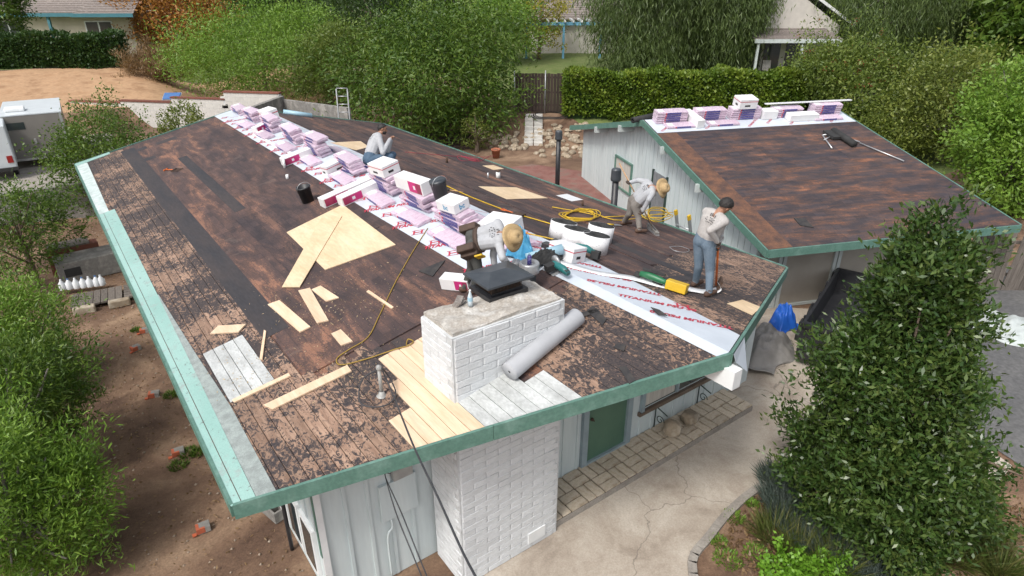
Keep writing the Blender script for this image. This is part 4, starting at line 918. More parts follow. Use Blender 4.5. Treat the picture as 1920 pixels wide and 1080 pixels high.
# black stove pipes beyond the right eave
for px, pt, pb, dep_, lab in ((1048, 245, 345, 22.5, 'tall black vent pipe standing on the red patio'), (1156, 316, 386, 16.2, 'black vent pipe with ribbed cap rising beside the sweeping man')):
    top = at(px, pt, dep_); g = tz(top.x, top.y); t = thing('vent_pipe', lab, 'pipe', Matrix.Translation((top.x, top.y, g))); hh = top.z-g
    m = MB(); m.lathe([(.001, 0), (.085, 0), (.085, hh-.3), (.001, hh-.3)], 14); m.build('shaft', 'black_metal', t)
    m = MB(); m.lathe([(.001, hh-.32), (.12, hh-.32), (.135, hh-.28), (.125, hh-.03), (.1, hh), (.001, hh)], 16, smooth=False); m.build('cap', 'dark_cap', t)
# cargo trailer and white van at the left
tp = at(95, 335, 25.2); M = Matrix.Translation((tp.x, tp.y, 1.275)) @ Matrix.Rotation(-.05, 4, 'Z') @ Matrix.Diagonal((.85, .85, .8, 1))
t = thing('cargo_trailer', 'grey enclosed cargo trailer with white roof vent', 'trailer', M)
m = MB(); m.box(-1.15, 1.15, 0, 4.6, .42, 2.45); m.build('body', 'trailer_grey', t, bevel=.03)
m = MB(); m.box(-1.17, 1.17, -.01, 4.61, 2.452, 2.5); m.build('roof_skin', 'trailer_white', t); m = MB(); m.box(-.95, -.2, .9, 1.6, 2.502, 2.68); m.build('roof_vent', 'white_paint', t, bevel=.05)
for x in (-1.1, 1.1): m = MB(); m.box(x-.05, x+.05, -.03, -.004, .45, 2.44); m.build('corner_trim', 'alu', t)
m = MB(); m.box(-1.17, 1.17, -.035, -.004, .36, .46); m.build('sill', 'alu', t); m = MB(); m.box(-.98, -.32, -.012, -.003, 1.82, 2.15); m.build('window', 'glass', t)
m = MB(); m.box(-.14, -.06, -.05, -.003, 1.1, 1.35); m.build('latch', 'alu', t)
for y in (1.7, 2.6):
    for x in (-1.1, 1.1): m = MB(); m.lathe([(.001, -.1), (.2, -.1), (.34, -.09), (.36, 0), (.34, .09), (.2, .1), (.001, .1)], 18, 0, Matrix.Translation((x, y, .36)) @ Matrix.Rotation(math.pi/2, 4, 'Y')); m.build('wheel', 'rubber', t)
tp = at(8, 362, 23.2); M = Matrix.Translation((tp.x-.2, tp.y, 1.275)) @ Matrix.Diagonal((.85, .85, .82, 1))
t = thing('white_van', 'rear corner of a white box van beside the grey trailer', 'van', M)
m = MB(); m.box(-1.1, 1., 0, 4.5, .5, 2.35); m.build('body', 'trailer_white', t, bevel=.05)
m = MB(); m.box(.72, .92, -.03, -.003, .75, 1.05); m.build('tail_light', 'lamp_red', t); m = MB(); m.box(-1.1, 1.02, -.12, -.01, .42, .56); m.build('bumper', 'rubber', t)
for x in (-.95, .85): m = MB(); m.lathe([(.001, -.1), (.34, -.09), (.36, 0), (.34, .09), (.001, .1)], 18, 0, Matrix.Translation((x, 1., .36)) @ Matrix.Rotation(math.pi/2, 4, 'Y')); m.build('wheel', 'rubber', t)
# ------------------------------------------------------------------ left yard odds and ends
YB = 'orange painted marker blocks along the dirt yard'
for px, py, lab in ((382, 992, 'orange edged concrete marker block nearest the house corner'), (335, 850, 'orange crossed marker block beside weeds'), (290, 742, 'small orange and white marker block'), (255, 655, 'orange painted marker block by the plank walk'), (272, 622, 'orange marker block beside the brick')):
    p = PG(px, py); t = thing('marker_block', lab, 'block', FG(p, rnd.uniform(-.4, .4)), YB)
    m = MB(); m.box(-.1, .1, -.08, .08, -.02, .09); m.build('block', 'old_concrete', t, bevel=.01); m = MB(); m.box(-.103, .02, -.083, -.05, .0, .094); m.box(-.103, -.06, -.05, .06, .0, .093); m.build('paint_splash', 'orange_paint', t)
    m = MB(); m.box(-.17, -.11, -.1, -.04, 0, .02); m.build('chip', 'orange_paint', t)
p = PG(515, 965); t = thing('cinder_block', 'grey two hole concrete block lying by the house corner', 'block', FG(p, .25))
m = MB(); m.box(-.1, .1, -.2, .2, 0, .03); m.build('base_web', 'old_concrete', t)
for a, b_, c, e in ((-.1, -.07, -.2, .2), (.07, .1, -.2, .2), (-.07, .07, -.2, -.165), (-.07, .07, .165, .2), (-.07, .07, -.02, .02)): m = MB(); m.box(a, b_, c, e, .03, .2); m.build('web', 'old_concrete', t)
p0, p1 = PG(135, 585), PG(262, 560); d = p1-p0; M = Matrix.Translation((p0.x, p0.y, 0)) @ Matrix.Rotation(math.atan2(d.y, d.x), 4, 'Z'); t = thing('plank_walk', 'weathered grey plank walk below the row of jugs', 'walkway', M)
for i in range(7): m = MB(); m.box(i*.17, i*.17+.155, -.05, .85, .1, .14); m.build('plank', 'grey_wood', t)
for i in range(5): m = MB(); m.box(1.22, d.length+.5, -.05+i*.18, .11+i*.18, .1, .145); m.build('plank', 'grey_wood', t)
for i in range(3): m = MB(); m.cbox((.3+i*.8, -.2, .08), (.5, .2, .2)); m.build('edge_stone', 'field_stone', t, bevel=.03)
for i, px in enumerate((122, 135, 148, 161, 173, 186, 195)):
    p = PG(px, 552-i*1.5); t = thing('jug', 'white plastic jug lined up on the plank walk', 'jug', FG((p.x, p.y, .145), rnd.uniform(0, 6)), 'white jugs in a row')
    m = MB(); m.lathe([(.001, 0), (.085, 0), (.09, .02), (.09, .17), (.03, .26), (.025, .28), (.001, .28)], 12); m.build('bottle', 'plastic_white', t); m = MB(); m.lathe([(.001, .281), (.028, .281), (.028, .305), (.001, .305)], 10); m.build('cap', 'label_blue' if i % 2 else 'plastic_white', t)
t = thing('barbecue_pit', 'old block barbecue with brick ledge under the thin tree', 'barbecue', FG(PG(185, 520), .05))
m = MB(); m.box(-.9, .75, 0, .9, 0, .62); m.build('block_base', 'old_concrete', t, bevel=.02); m = MB(); m.box(-.75, -.35, -.012, -.002, .2, .45); m.build('opening', 'rubber', t); m = MB(); m.box(-1., .3, .9, 1.3, 0, .75); m.build('brick_ledge', 'brick_red', t); m = MB(); m.box(-.95, .1, .92, 1.5, .755, .8); m.build('shelf_board', 'grey_wood', t)
p = PG(548, 1030); t = thing('downpipe', 'bent black drain pipe standing by the left wall', 'pipe', FG((p.x, p.y, 0)))
m = MB(); m.tube(spline([(0, 0, 0), (0, 0, .9), (.02, .02, 1.5), (.1, .1, 1.75), (.25, .15, 1.85)]), .03); m.build('pipe', 'black_metal', t)
# ------------------------------------------------------------------ drive side: dump trailer, tarps, fence
p = PG(1486, 690, .15); p_ = PG(1536, 606, .15)-p; t = thing('dump_trailer', 'black steel dump trailer mostly hidden behind the evergreen tree', 'trailer', Matrix.Translation((p.x, p.y, .15)) @ Matrix.Rotation(math.atan2(p_.y, p_.x)-math.pi/2, 4, 'Z'))
m = MB()
for a, b_, c, e, z0, z1 in ((0, 1.8, 0, .06, .3, 1.15), (0, 1.8, 3.4, 3.46, .3, 1.15), (0, .06, .06, 3.4, .3, 1.15), (1.74, 1.8, .06, 3.4, .3, 1.15), (.06, 1.94, .06, 3.4, .5, .55)): m.box(a, b_, c, e, z0, z1)
m.build('bed', 'black_metal', t)
for y in (.3, 1., 1.7, 2.4, 3.1): m = MB(); m.box(-.05, -.002, y, y+.07, .3, 1.14); m.build('side_rib', 'black_metal', t)
m = MB(); m.box(-.06, 1.86, -.06, -.002, 1.05, 1.15); m.build('top_rail', 'black_metal', t)
for y in (1.3, 2.2):
    for x in (-.15, 2.15): m = MB(); m.lathe([(.001, -.1), (.2, -.1), (.36, -.09), (.38, 0), (.36, .09), (.2, .1), (.001, .1)], 18, 0, Matrix.Translation((x, y, .2)) @ Matrix.Rotation(math.pi/2, 4, 'Y')); m.build('wheel', 'rubber', t)
def heap(name, label, p, rx, ry, h, mat, seed):
    bm = bmesh.new(); bmesh.ops.create_grid(bm, x_segments=40, y_segments=40, size=1); rs = np.random.RandomState(seed); ph = rs.uniform(0, 6, 8); fx = rs.uniform(-12, 12, 8); fy = rs.uniform(-12, 12, 8)
    for v in bm.verts:
        x, y = v.co.x, v.co.y; r = math.hypot(x, y); fo = sum(abs(math.sin(fx[i]*x+fy[i]*y+ph[i])) for i in range(8))/8
        v.co = Vector((x*rx*(1+.15*math.sin(5*y+seed)), y*ry*(1+.15*math.sin(4*x)), max(0, (1-r**2))*h*(.35+1.05*fo)+.01))
    me = bpy.data.meshes.new(name); bm.to_mesh(me); bm.free(); me.materials.append(MATS[mat])
    for q in me.polygons: q.use_smooth = True
    o = tag(link(name, me, None, Matrix.Translation(p)), label, 'tarp'); sol = o.modifiers.new('t', 'SOLIDIFY'); sol.thickness = .01; return o
p = PG(1432, 665, .1); heap('tarp', 'crumpled grey tarpaulin heaped on the drive', Vector((p.x, p.y, tz(p.x, p.y)+.01)), .75, .6, .6, 'tarp_grey', 3)
p = PG(1462, 622, .2); heap('tarp', 'bundled bright blue tarpaulin behind the grey one', Vector((p.x, p.y, tz(p.x, p.y)+.01)), .35, .3, .55, 'tarp_blue', 5)
p = PG(1905, 625, .3); heap('tarp', 'pale folded cover lying at the edge of the drive', Vector((p.x, p.y, tz(p.x, p.y)+.01)), .8, .9, .2, 'trim_grey', 8)
f0, f1 = PG(1800, 545, .35), PG(1960, 545, .35); d = f1-f0
t = thing('board_fence', 'leaning weathered board fence behind the evergreen tree', 'fence', Matrix.Translation(f0) @ Matrix.Rotation(math.atan2(d.y, d.x), 4, 'Z')); nb = int(d.length/.15)
for i in range(nb): m = MB(); m.box(i*.15+.004, i*.15+.142, -.01, .01, 0, 1.65+rnd.uniform(-.05, .05)); m.build('board', 'grey_wood', t, Matrix.Rotation(-.05 if i < nb*.45 else .08, 4, 'X'))
for z in (.4, 1.3): m = MB(); m.box(0, nb*.15, .06, .1, z, z+.08); m.build('rail', 'grey_wood', t)
for px, py in ((1258, 812), (1290, 792)):
    p = PG(px, py, .16); o = link('boulder', rock_mesh(.19, .9), None, Matrix.Translation(p+Vector((0, 0, .11)))); tag(o, 'tan boulder resting on the porch tiles' if px < 1270 else 'smaller tan boulder on the porch behind the first', 'rock')
for px, py in ((1228, 780), (1309, 738)):
    q = PY(px, py, .24); t = thing('iron_bracket', 'scrolled dark iron bracket on the wall beside the door' if px < 1270 else 'scrolled dark iron bracket at the far end of the porch wall', 'bracket', Matrix.Translation((q.x, .235, q.z)))
    m = MB(); m.tube([(0, 0, -.25), (0, 0, .2), (.0, -.02, .22), (0, -.28, .16)], .012, 6); m.build('arm', 'iron_green', t)
    m = MB(); m.tube([(0, -.04-.1*math.cos(a*.5)*(1-a/20)-.08, -.02+.1*math.sin(a*.5)*(1-a/20)) for a in range(16)], .009, 6); m.build('scroll', 'iron_green', t)
# ------------------------------------------------------------------ roofing materials and tools
pm('membrane', (.56, .61, .67), (.50, .55, .61), 2.5, .45, .05)
pm('print_red', (.50, .03, .06), (.42, .03, .06), 5, .5)
pm('pink_wrap', (.60, .42, .55), (.68, .58, .66), 9, .35, .3, (1, 3, 3), c3=(.52, .33, .47), rand=.2)
mm, t_, b_ = nodes('label_navy'); f_ = noise(t_, coords(t_, (1, 9, 30)), 6, 2); t_.links.new(ramp(t_, f_, [(.55, (.035, .025, .19)), (.62, (.4, .4, .55))]), b_.inputs['Base Color']); b_.inputs['Roughness'].default_value = .4
pm('carton', (.74, .74, .74), (.68, .68, .69), 4, .6, .03)
pm('magenta', (.55, .03, .20), (.42, .02, .13), 2, .5)
pm('maroon', (.22, .02, .06), (.35, .03, .10), 3, .5)
pm('teal_tool', (.02, .17, .17), (.02, .13, .13), 3, .4)
pm('green_tool', (.02, .16, .07), (.02, .12, .05), 3, .4)
pm('tool_grey', (.45, .46, .47), (.35, .36, .37), 4, .35, 0, metal=.5)
pm('hose_yellow', (.62, .40, .02), (.52, .33, .02), 4, .5)
pm('hose_tan', (.34, .22, .03), (.28, .18, .03), 4, .6)
pm('cable', (.03, .032, .036), (.045, .045, .05), 4, .6)
pm('felt_roll', (.40, .41, .43), (.35, .36, .38), 3, .8, .05, (1, 1, 1))
pm('slate_bit', (.022, .022, .025), (.05, .045, .042), 6, .85, .3)
pm('paper_white', (.74, .75, .76), (.68, .69, .70), 3, .55)
mm, t_, b_ = nodes('roll_wrap'); f_ = noise(t_, coords(t_, (5, 5, 16)), 5, 3); t_.links.new(ramp(t_, f_, [(.60, (.74, .74, .75)), (.68, (.35, .35, .38))]), b_.inputs['Base Color']); b_.inputs['Roughness'].default_value = .5
pm('bag_blue', (.03, .22, .42), (.10, .36, .55), 7, .35)
pm('water', (.55, .62, .66), (.5, .58, .63), 3, .15)
pm('wood_handle', (.45, .28, .15), (.38, .22, .11), 4, .6)
pm('leather', (.075, .045, .032), (.045, .03, .022), 6, .75, .2)
pm('orange_tool', (.6, .14, .03), (.5, .11, .02), 4, .5)
# ridge membrane
LE = [(-2.27, -.15), (-1.0, -.16), (1.0, -.2), (1.06, -.95), (5.4, -.97), (9.8, -.93), (18.3, -.9)]
RE_ = [(-1.98, .68), (-1.0, .77), (1.0, .9), (1.06, .9), (5.4, .9), (9.8, .9), (18.3, .88)]
def membrane():
    mb = MB(); n = len(LE); zz = lambda x: H-S*abs(x)+.009
    rows = []
    for (yl, xl), (yr, xr) in zip(LE, RE_):
        ym = -2.29 if yl == LE[0][0] else (yl+yr)/2; rows.append([(xl, yl, zz(xl)), (0, ym, zz(0)+.002), (xr, yr, zz(xr))])
    mb.v = [p for r in rows for p in r]
    for i in range(n-1):
        for k in range(2): mb.f.append((i*3+k, i*3+k+1, i*3+k+4, i*3+k+3)); mb.mi.append(0); mb.sm.append(False)
    a, c = Vector((.0, -2.355, H+.006)), Vector((.68, -2.05, H-S*.68+.008))
    mb.add([a, c, c+Vector((.03, -.03, -.34)), a+Vector((.33, -.02, -.36)), a+Vector((.05, -.02, -.12))], [(0, 1, 2, 3, 4)])
    o = tag(mb.build('membrane', 'membrane'), 'pale grey printed membrane laid along the main roof ridge', 'membrane'); sl = o.modifiers.new('t', 'SOLIDIFY'); sl.thickness = .003
    big = text_mesh('TITANIUM PSU 30', .14, 'print_red', 0, .2, bold=.006); small = text_mesh('TITANIUM', .075, 'print_red', 0, .2)
    lg = MB()
    for x in (-.09, .06): lg.box(x, x+.03, -.06, .06, 0, .001)
    lg.box(-.06, .06, -.012, .012, 0, .001); lg.box(-.12, .12, .07, .082, 0, .001); lg.box(-.12, .12, -.082, -.07, 0, .001); logo = lg.mesh('logo', 'print_red')
    def put(me, name, x, y, a, left):
        o_ = Vector((x, y, H-S*abs(x))); M = (FL if left else FR)(o_, a, .0145); link(name, me, o, M)
    y = -1.4; k = 0
    while y < 17.8:
        xl = np.interp(y, [q[0] for q in LE], [q[1] for q in LE])
        a = -.6 if y > 1 else -.75
        if xl < -.6 and y > 1.3: put(big if k % 2 else small, 'lettering', xl+.36, y, a, True); put(logo, 'logo', xl+.16, y+.33, a, True)
        if y < 3.2:
            put(big, 'lettering', .42, y, -.8 if k % 2 else 2.34, False)
            if k % 2: put(logo, 'logo', .75, y-.2, -.8, False)
            else: put(small, 'lettering', .16, y+.3, -.8, False)
        else: put(small, 'lettering', .72, y, -.8, False)
        y += .62; k += 1
    return o
membrane()
# shingle bundles
def bundle_proto():
    t = thing('shingle_bundle', 'x', 'shingles', Matrix()); bm = bmesh.new(); bmesh.ops.create_cube(bm, size=1); bmesh.ops.subdivide_edges(bm, edges=bm.edges[:], cuts=3, use_grid_fill=True)
    for v in bm.verts:
        x, y, z = v.co; v.co = Vector((x*.335*(1-.02*(abs(y) > .45)), y*1.0, z*.066*(1-.18*(abs(x) > .45))+.033+.004*math.sin(y*9+x*6)))
    me = bpy.data.meshes.new('wrapper'); bm.to_mesh(me); bm.free(); me.materials.append(MATS['pink_wrap']); link('wrapper', me, t, None, .008)
    for sx in (-1, 1):
        m = MB(); m.box(sx*.1685-.0015, sx*.1685+.0015, -.26, .2, .006, .06); m.build('label', 'label_navy', t); m = MB(); m.box(sx*.1685-.0015, sx*.1685+.0015, .205, .25, .012, .055); m.build('red_mark', 'print_red', t)
    m = MB(); m.box(-.1, .1, .25, .45, .0665, .0685); m.build('top_print', 'carton', t)
    return t
BP = bundle_proto(); used = [False]
def bundle(M, label, group):
    if not used[0]: used[0] = True; BP.matrix_world = M; BP['label'] = label; BP['group'] = group; return BP
    return dup(BP, M, label, group)
def stack(y, n, desc, x=-.18, left=True, g='shingle bundles stacked on the main ridge'):
    for i in range(n):
        o = Vector((x, y, H-S*abs(x))); bundle((FL if left else FR)(o, rnd.uniform(-.09, .09), .016+i*.07) @ Matrix.Translation((rnd.uniform(-.03, .03), rnd.uniform(-.07, .07), 0)), ('topmost' if i == n-1 else 'lower')+' pink shingle bundle in the main ridge stack '+desc, g)
STK = [(17.5, 3), (15.9, 5), (14.0, 6), (12.1, 6), (10.3, 7), (8.2, 5), (6.3, 6), (4.9, 5), (3.5, 5), (2.25, 2)]
DESC = ['at the far roof end', 'beside the square white carton', 'before the light blue roll', 'above the long slanted carton', 'next to the pale plywood patch', 'under the seated man', 'carrying the hand hole carton', 'carrying the tall magenta carton', 'carrying the bc carton', 'beside the bending man']
for (y, n), ds in zip(STK, DESC):
    stack(y, n, ds)
    if y < 17 and y > 2.5:
        x = -.58; bundle(FL((x, y-.35, H-S*abs(x)), rnd.uniform(-.06, .06), .016), 'single pink shingle bundle laid flat beside a ridge stack', 'single bundles beside the main ridge stacks')
    if y < 15: bundle(FR((.28, y+.1, H-S*.28), rnd.uniform(-.04, .04), .016), 'pink shingle bundle leaning on the far side of the ridge', 'bundles on the far side of the main ridge')
# cartons
def carton(M, l, w_, h_, label, kind='long', group=None):
    t = thing('carton', label, 'box', M, group); m = MB(); m.box(-w_/2, w_/2, -l/2, l/2, 0, h_); m.build('box', 'carton', t, bevel=.006)
    if kind == 'long':
        for s_ in (-1, 1): m = MB(); m.box(s_*(w_/2+.001)-.001, s_*(w_/2+.001)+.001, -l*.47, -l*.02, .02, h_-.02); m.build('printed_panel', 'magenta', t); m = MB(); m.box(s_*(w_/2+.002)-.001, s_*(w_/2+.002)+.001, -l*.47, -l*.30, .021, h_-.021); m.build('dark_panel', 'maroon', t); m = MB(); m.box(s_*(w_/2+.003)-.001, s_*(w_/2+.003)+.001, -l*.26, -l*.19, h_*.35, h_*.65); m.build('emblem', 'carton', t)
        m = MB(); m.box(-w_*.35, w_*.35, -l*.46, -l*.1, h_+.001, h_+.002); m.build('lid_print', 'magenta', t) if group == 'x' else None
    elif kind == 'plain':
        m = MB(); m.box(-w_/2-.002, w_/2+.002, -l/2-.002, l/2+.002, h_*.72, h_*.78); m.build('red_band', 'print_red', t)
        for s_ in (-1, 1): m = MB(); m.box(-w_*.2, w_*.1, s_*(l/2+.003)-.001, s_*(l/2+.003)+.001, h_*.25, h_*.45); m.build('print', 'slate_bit', t); m = MB(); m.box(s_*(w_/2+.003)-.001, s_*(w_/2+.003)+.001, -l*.1, l*.2, h_*.25, h_*.42); m.build('print', 'slate_bit', t)
    elif kind == 'bc':
        for s_ in (-1, 1):
            q = text_mesh('bc', h_*.75, 'bag_blue', 0, 0, bold=.004); link('logo', q, t, Matrix.Translation((s_*(w_/2+.002), 0, h_*.5)) @ Matrix.Rotation(s_*math.pi/2, 4, 'Z') @ Matrix.Rotation(math.pi/2, 4, 'X'))
        q = text_mesh('bc', h_*.75, 'bag_blue', 0, 0, bold=.004); link('logo', q, t, Matrix.Translation((0, -l/2-.002, h_*.5)) @ Matrix.Rotation(math.pi/2, 4, 'X'))
    return t
def between(fr_, a, b, h=.012):       # frame at the midpoint with +y pointing from a to b
    a, b = Vector(a), Vector(b); d = b-a; M = fr_((a+b)/2, 0, h); l = M.inverted().to_3x3() @ d; return M @ Matrix.Rotation(math.atan2(-l.x, l.y), 4, 'Z'), d.length
G_ = 'long white cartons with magenta panels'
for a, b, lab in (((480, 252), (517, 234), 'white carton with magenta panel beside the second far stack'), ((532, 312), (592, 288), 'long white carton with magenta panel pointing down the roof'), ((600, 392), (705, 345), 'long white carton reaching from the plywood to the boxed stack'), ((640, 387), (715, 352), 'second long white carton lying against the first')):
    M, l = between(FL, PL(*a), PL(*b)); carton(M, min(l, 1.25), .24, .2, lab, group=G_)
topz = lambda n: .016+n*.07+.004
carton(FL((-.2, 4.9, H-S*.2), .1, topz(5)), .95, .26, .26, 'tall white carton with magenta panel on a ridge stack', group=G_)
carton(FL((-.2, 6.15, H-S*.2), .12, topz(6)), .55, .42, .24, 'white carton with hand hole on the tallest ridge stack', 'plain'); carton(FL((.12, 15.2, H-.03), .1, .02), .6, .42, .4, 'square white carton behind the far bundles', 'plain')
M, l = between(FL, PL(612, 330), PL(650, 312)); carton(M, .62, .3, .24, 'small white carton with red band on the membrane', 'plain')
carton(FL((-.2, 3.45, H-S*.2), .15, topz(5)), .5, .36, .18, 'white carton marked bc on the bundles', 'bc'); carton(FL((.0, 2.3, H), .3, topz(2)), .62, .45, .24, 'larger white carton behind the bending man', 'bc')
p = PL(860, 540); carton(FL(p, .5, .012), .5, .2, .2, 'white carton with maroon side standing by the bending man', 'long')
carton(FR((.45, 1.2, H-S*.45), .2, .016), .5, .36, .24, 'pink wrapped carton beside the blue bag', 'plain')
# sheets of plywood and loose boards
def sheet_on(name, label, cat, fr_, pts, th, mat, h=.006, group=None):
    P = [Vector(q) for q in pts]; c = sum(P, Vector())/len(P); M = fr_(c, 0, h); Mi = M.inverted()
    m = MB(); m.prism([((Mi @ q).x, (Mi @ q).y) for q in P], 0, th); return tag(m.build(name, mat, None, M), label, cat, group)
L4 = lambda *q: [PL(*p) for p in q]
R4 = lambda *q: [PR(*p) for p in q]
sheet_on('plywood_sheet', 'large new plywood sheet lying on the left roof slope', 'plywood', FL, L4((538, 437), (610, 507), (742, 460), (643, 385)), .014, 'ply')
sheet_on('plywood_strip', 'long plywood offcut resting across the large sheet', 'plywood', FL, L4((530, 541), (563, 541), (642, 408), (607, 405)), .014, 'ply', .022)
BD = 'loose pine boards on the left roof slope'
for pts, lab in ((((503, 573), (563, 625), (583, 615), (525, 565)), 'pine board below the plywood strip'), (((560, 547), (595, 608), (617, 603), (582, 542)), 'pine board beside the plywood strip end'), (((585, 545), (612, 567), (636, 560), (602, 538)), 'short pine board by the plywood corner'),
                 (((395, 628), (448, 625), (462, 610), (410, 613)), 'short slanted board above the bare white patch'), (((622, 628), (640, 650), (662, 642), (640, 620)), 'small square pine offcut near the cord'), (((495, 762), (512, 770), (660, 698), (652, 687)), 'longest pine board near the roof edge'), (((436, 752), (440, 757), (546, 707), (542, 702)), 'thin pine strip along the white patch'), (((488, 675), (493, 676), (500, 623), (496, 621)), 'thin upright stick beside the white patch'), (((688, 549), (735, 581), (739, 578), (692, 546)), 'thin lath crossing the tan cord')):
    sheet_on('board', lab, 'board', FL, L4(*pts), .02, 'new_plank', .008, BD)
sheet_on('plywood_patch', 'new plywood patch on the far roof slope', 'plywood', FR, R4((897, 350), (950, 374), (1027, 372), (968, 352)), .006, 'ply', .004); sheet_on('plywood_patch', 'pale patch beside the seated man', 'plywood', FR, R4((618, 268), (668, 282), (692, 276), (676, 265)), .006, 'ply', .004)
sheet_on('plywood_patch', 'small plywood patch near the right roof corner', 'plywood', FR, R4((1363, 570), (1410, 592), (1427, 577), (1392, 563)), .004, 'ply', .006); sheet_on('plywood_patch', 'small plywood patch by the white vent', 'plywood', FR, R4((905, 311), (925, 319), (945, 317), (925, 310)), .006, 'ply', .004)
sheet_on('metal_sheet', 'white flashing sheet lying near the coiled yellow hose', 'flashing', FR, R4((1043, 367), (1072, 378), (1093, 375), (1063, 364)), .004, 'paper_white', .006)
SC = 'scraps of torn black roofing'
for pts, fr_, f4, lab in ((((1100, 585), (1130, 612), (1138, 600), (1112, 575)), FL, L4, 'large torn black shingle right of the chimney'), (((1052, 600), (1120, 580), (1125, 586), (1058, 608)), FL, L4, 'dark wooden strip leaning toward the chimney'), (((1220, 578), (1234, 592), (1252, 594), (1236, 583)), FL, L4, 'black scrap lying on the printed membrane'), (((1150, 653), (1170, 661), (1174, 650), (1158, 646)), FL, L4, 'small grey scrap near the front edge'), (((1160, 690), (1180, 722), (1192, 715), (1175, 690)), FL, L4, 'black scrap by the front fascia'), (((785, 510), (812, 520), (835, 490), (820, 495)), FL, L4, 'curled dark paper scrap beyond the lath')):
    sheet_on('roofing_scrap', lab, 'scrap', fr_, f4(*pts), .012, 'slate_bit', .012, SC)
m = [PB(*q) for q in ((1488, 410), (1500, 424), (1525, 428), (1510, 412))]; sheet_on('roofing_scrap', 'black scrap on the rusty outbuilding roof', 'scrap', FB, m, .02, 'slate_bit', .008)
leafmat('leaf_dry2', [(.45, .33, .2), (.55, .42, .27), (.62, .5, .35)])
C = []
for px, py, k in ((560, 560, 260), (640, 690, 200), (470, 700, 160), (700, 560, 200), (640, 470, 120), (610, 600, 200)):
    for _ in range(k): q = PL(px+rnd.gauss(0, 45), py+rnd.gauss(0, 30), .006); C.append(tuple(q))
C = np.array([c for c in C if c[0] < -.05 and c[1] > rakeL(c[0])+.1]); o = link('wood_chips', leaves_mesh('wood_chips', C, np.zeros_like(C)+np.array([0, 0, .02]), RS.rand(len(C)), .035, .012, 'leaf_dry2', 0)); o['kind'] = 'stuff'; o['label'] = 'pale wood chips scattered over the left slope'
# white flashing strips
def bar(name, label, cat, a, b, w_, h_, mat, fr_=FL, up=.012): M, l = between(fr_, a, b, up); m = MB(); m.box(-w_/2, w_/2, -l/2, l/2, 0, h_); return tag(m.build(name, mat, None, M), label, cat)
bar('flashing_strip', 'long white metal strip lying along the membrane edge', 'flashing', PL(476, 253), PL(553, 293), .09, .03, 'paper_white')
# long ribbon of release film
pts = [PR(*q, .03) for q in ((1040, 490), (1110, 508), (1190, 523), (1260, 538), (1310, 545), (1342, 545))]+[PR(1350, 538, .10), PR(1345, 530, .16)]
m = MB(); sp_ = spline(pts, 5)
for i, q in enumerate(sp_): m.v += [tuple(q+Vector((.05, .07, .012*math.sin(i*.8)))), tuple(q+Vector((-.05, -.07, .012*math.cos(i*.7))))]
for i in range(len(sp_)-1): m.f.append((2*i, 2*i+1, 2*i+3, 2*i+2)); m.mi.append(0); m.sm.append(True)
o = tag(m.build('film_ribbon', 'paper_white'), 'long white release film ribbon trailing to the shovelling man', 'film'); o.modifiers.new('t', 'SOLIDIFY').thickness = .002
# round things
def lathe_thing(name, label, cat, M, parts, group=None):
    t = thing(name, label, cat, M, group)
    for pn, prof, mt, n in parts: m = MB(); m.lathe(prof, n, cap=False); m.build(pn, mt, t)
    return t
def pail(M, label, lid=None):
    t = lathe_thing('bucket', label, 'bucket', M, [('shell', [(.001, .0), (.125, .0), (.15, .33), (.157, .33), (.157, .36), (.142, .36), (.12, .03), (.001, .03)], 'black_metal', 20)])
    m = MB(); m.tube([(math.cos(a/12*math.pi)*.16, -.06-.02*math.sin(a/12*math.pi), .32+math.sin(a/12*math.pi)*.15) for a in range(13)], .006, 5); m.build('handle', 'tool_grey', t)
    if lid: m = MB(); m.lathe([(.001, .362), (.16, .362), (.16, .385), (.001, .385)], 20); m.build('lid', lid, t)
pail(FL(PL(578, 378), 0, 0), 'open black bucket with wire handle left of the membrane'); pail(FL((-.12, 4.0, H-S*.12), 0, .37), 'lidded black bucket among the ridge bundles', 'dark_cap')
for i, (px, py, lab) in enumerate(((1052, 446, 'white wrapped flashing roll at the back of the four'), (1076, 460, 'white wrapped flashing roll between two others'), (1112, 472, 'white wrapped flashing roll at the front of the four'), (1122, 452, 'white wrapped flashing roll behind the front one'))):
    p = PR(px, py); t = lathe_thing('flashing_roll', lab, 'roll', FR(p, i, .004), [('wrap', [(.24, .0), (.245, .0), (.245, .31), (.24, .31)], 'roll_wrap', 28), ('asphalt_core', [(.075, .004), (.239, .004), (.239, .306), (.075, .306), (.075, .004)], 'rubber', 28)], 'white wrapped flashing rolls')
M, l = between(FL, PL(958, 712), PL(1085, 607), .125); t = thing('felt_roll', 'thick grey underlayment roll lying beside the chimney', 'roll', M @ Matrix.Rotation(-math.pi/2, 4, 'X'))
m = MB(); m.lathe([(.02, -l/2), (.12, -l/2), (.122, -l/2+.01), (.122, l/2-.01), (.12, l/2), (.02, l/2), (.02, -l/2)], 26, cap=False); m.build('sheet', 'felt_roll', t); m = MB(); m.lathe([(.001, -l/2+.004), (.019, -l/2+.004), (.019, l/2-.004), (.001, l/2-.004)], 10); m.build('core', 'rubber', t)
M, l = between(FR, PR(536, 214), PR(580, 220), .07); t = thing('membrane_roll', 'light blue roll behind the far stack', 'roll', M @ Matrix.Rotation(-math.pi/2, 4, 'X')); m = MB(); m.lathe([(.001, -.5), (.085, -.5), (.085, .5), (.001, .5)], 16); pm('light_blue', (.30, .48, .58), (.36, .53, .62), 4, .4); m.build('sheet', 'light_blue', t)
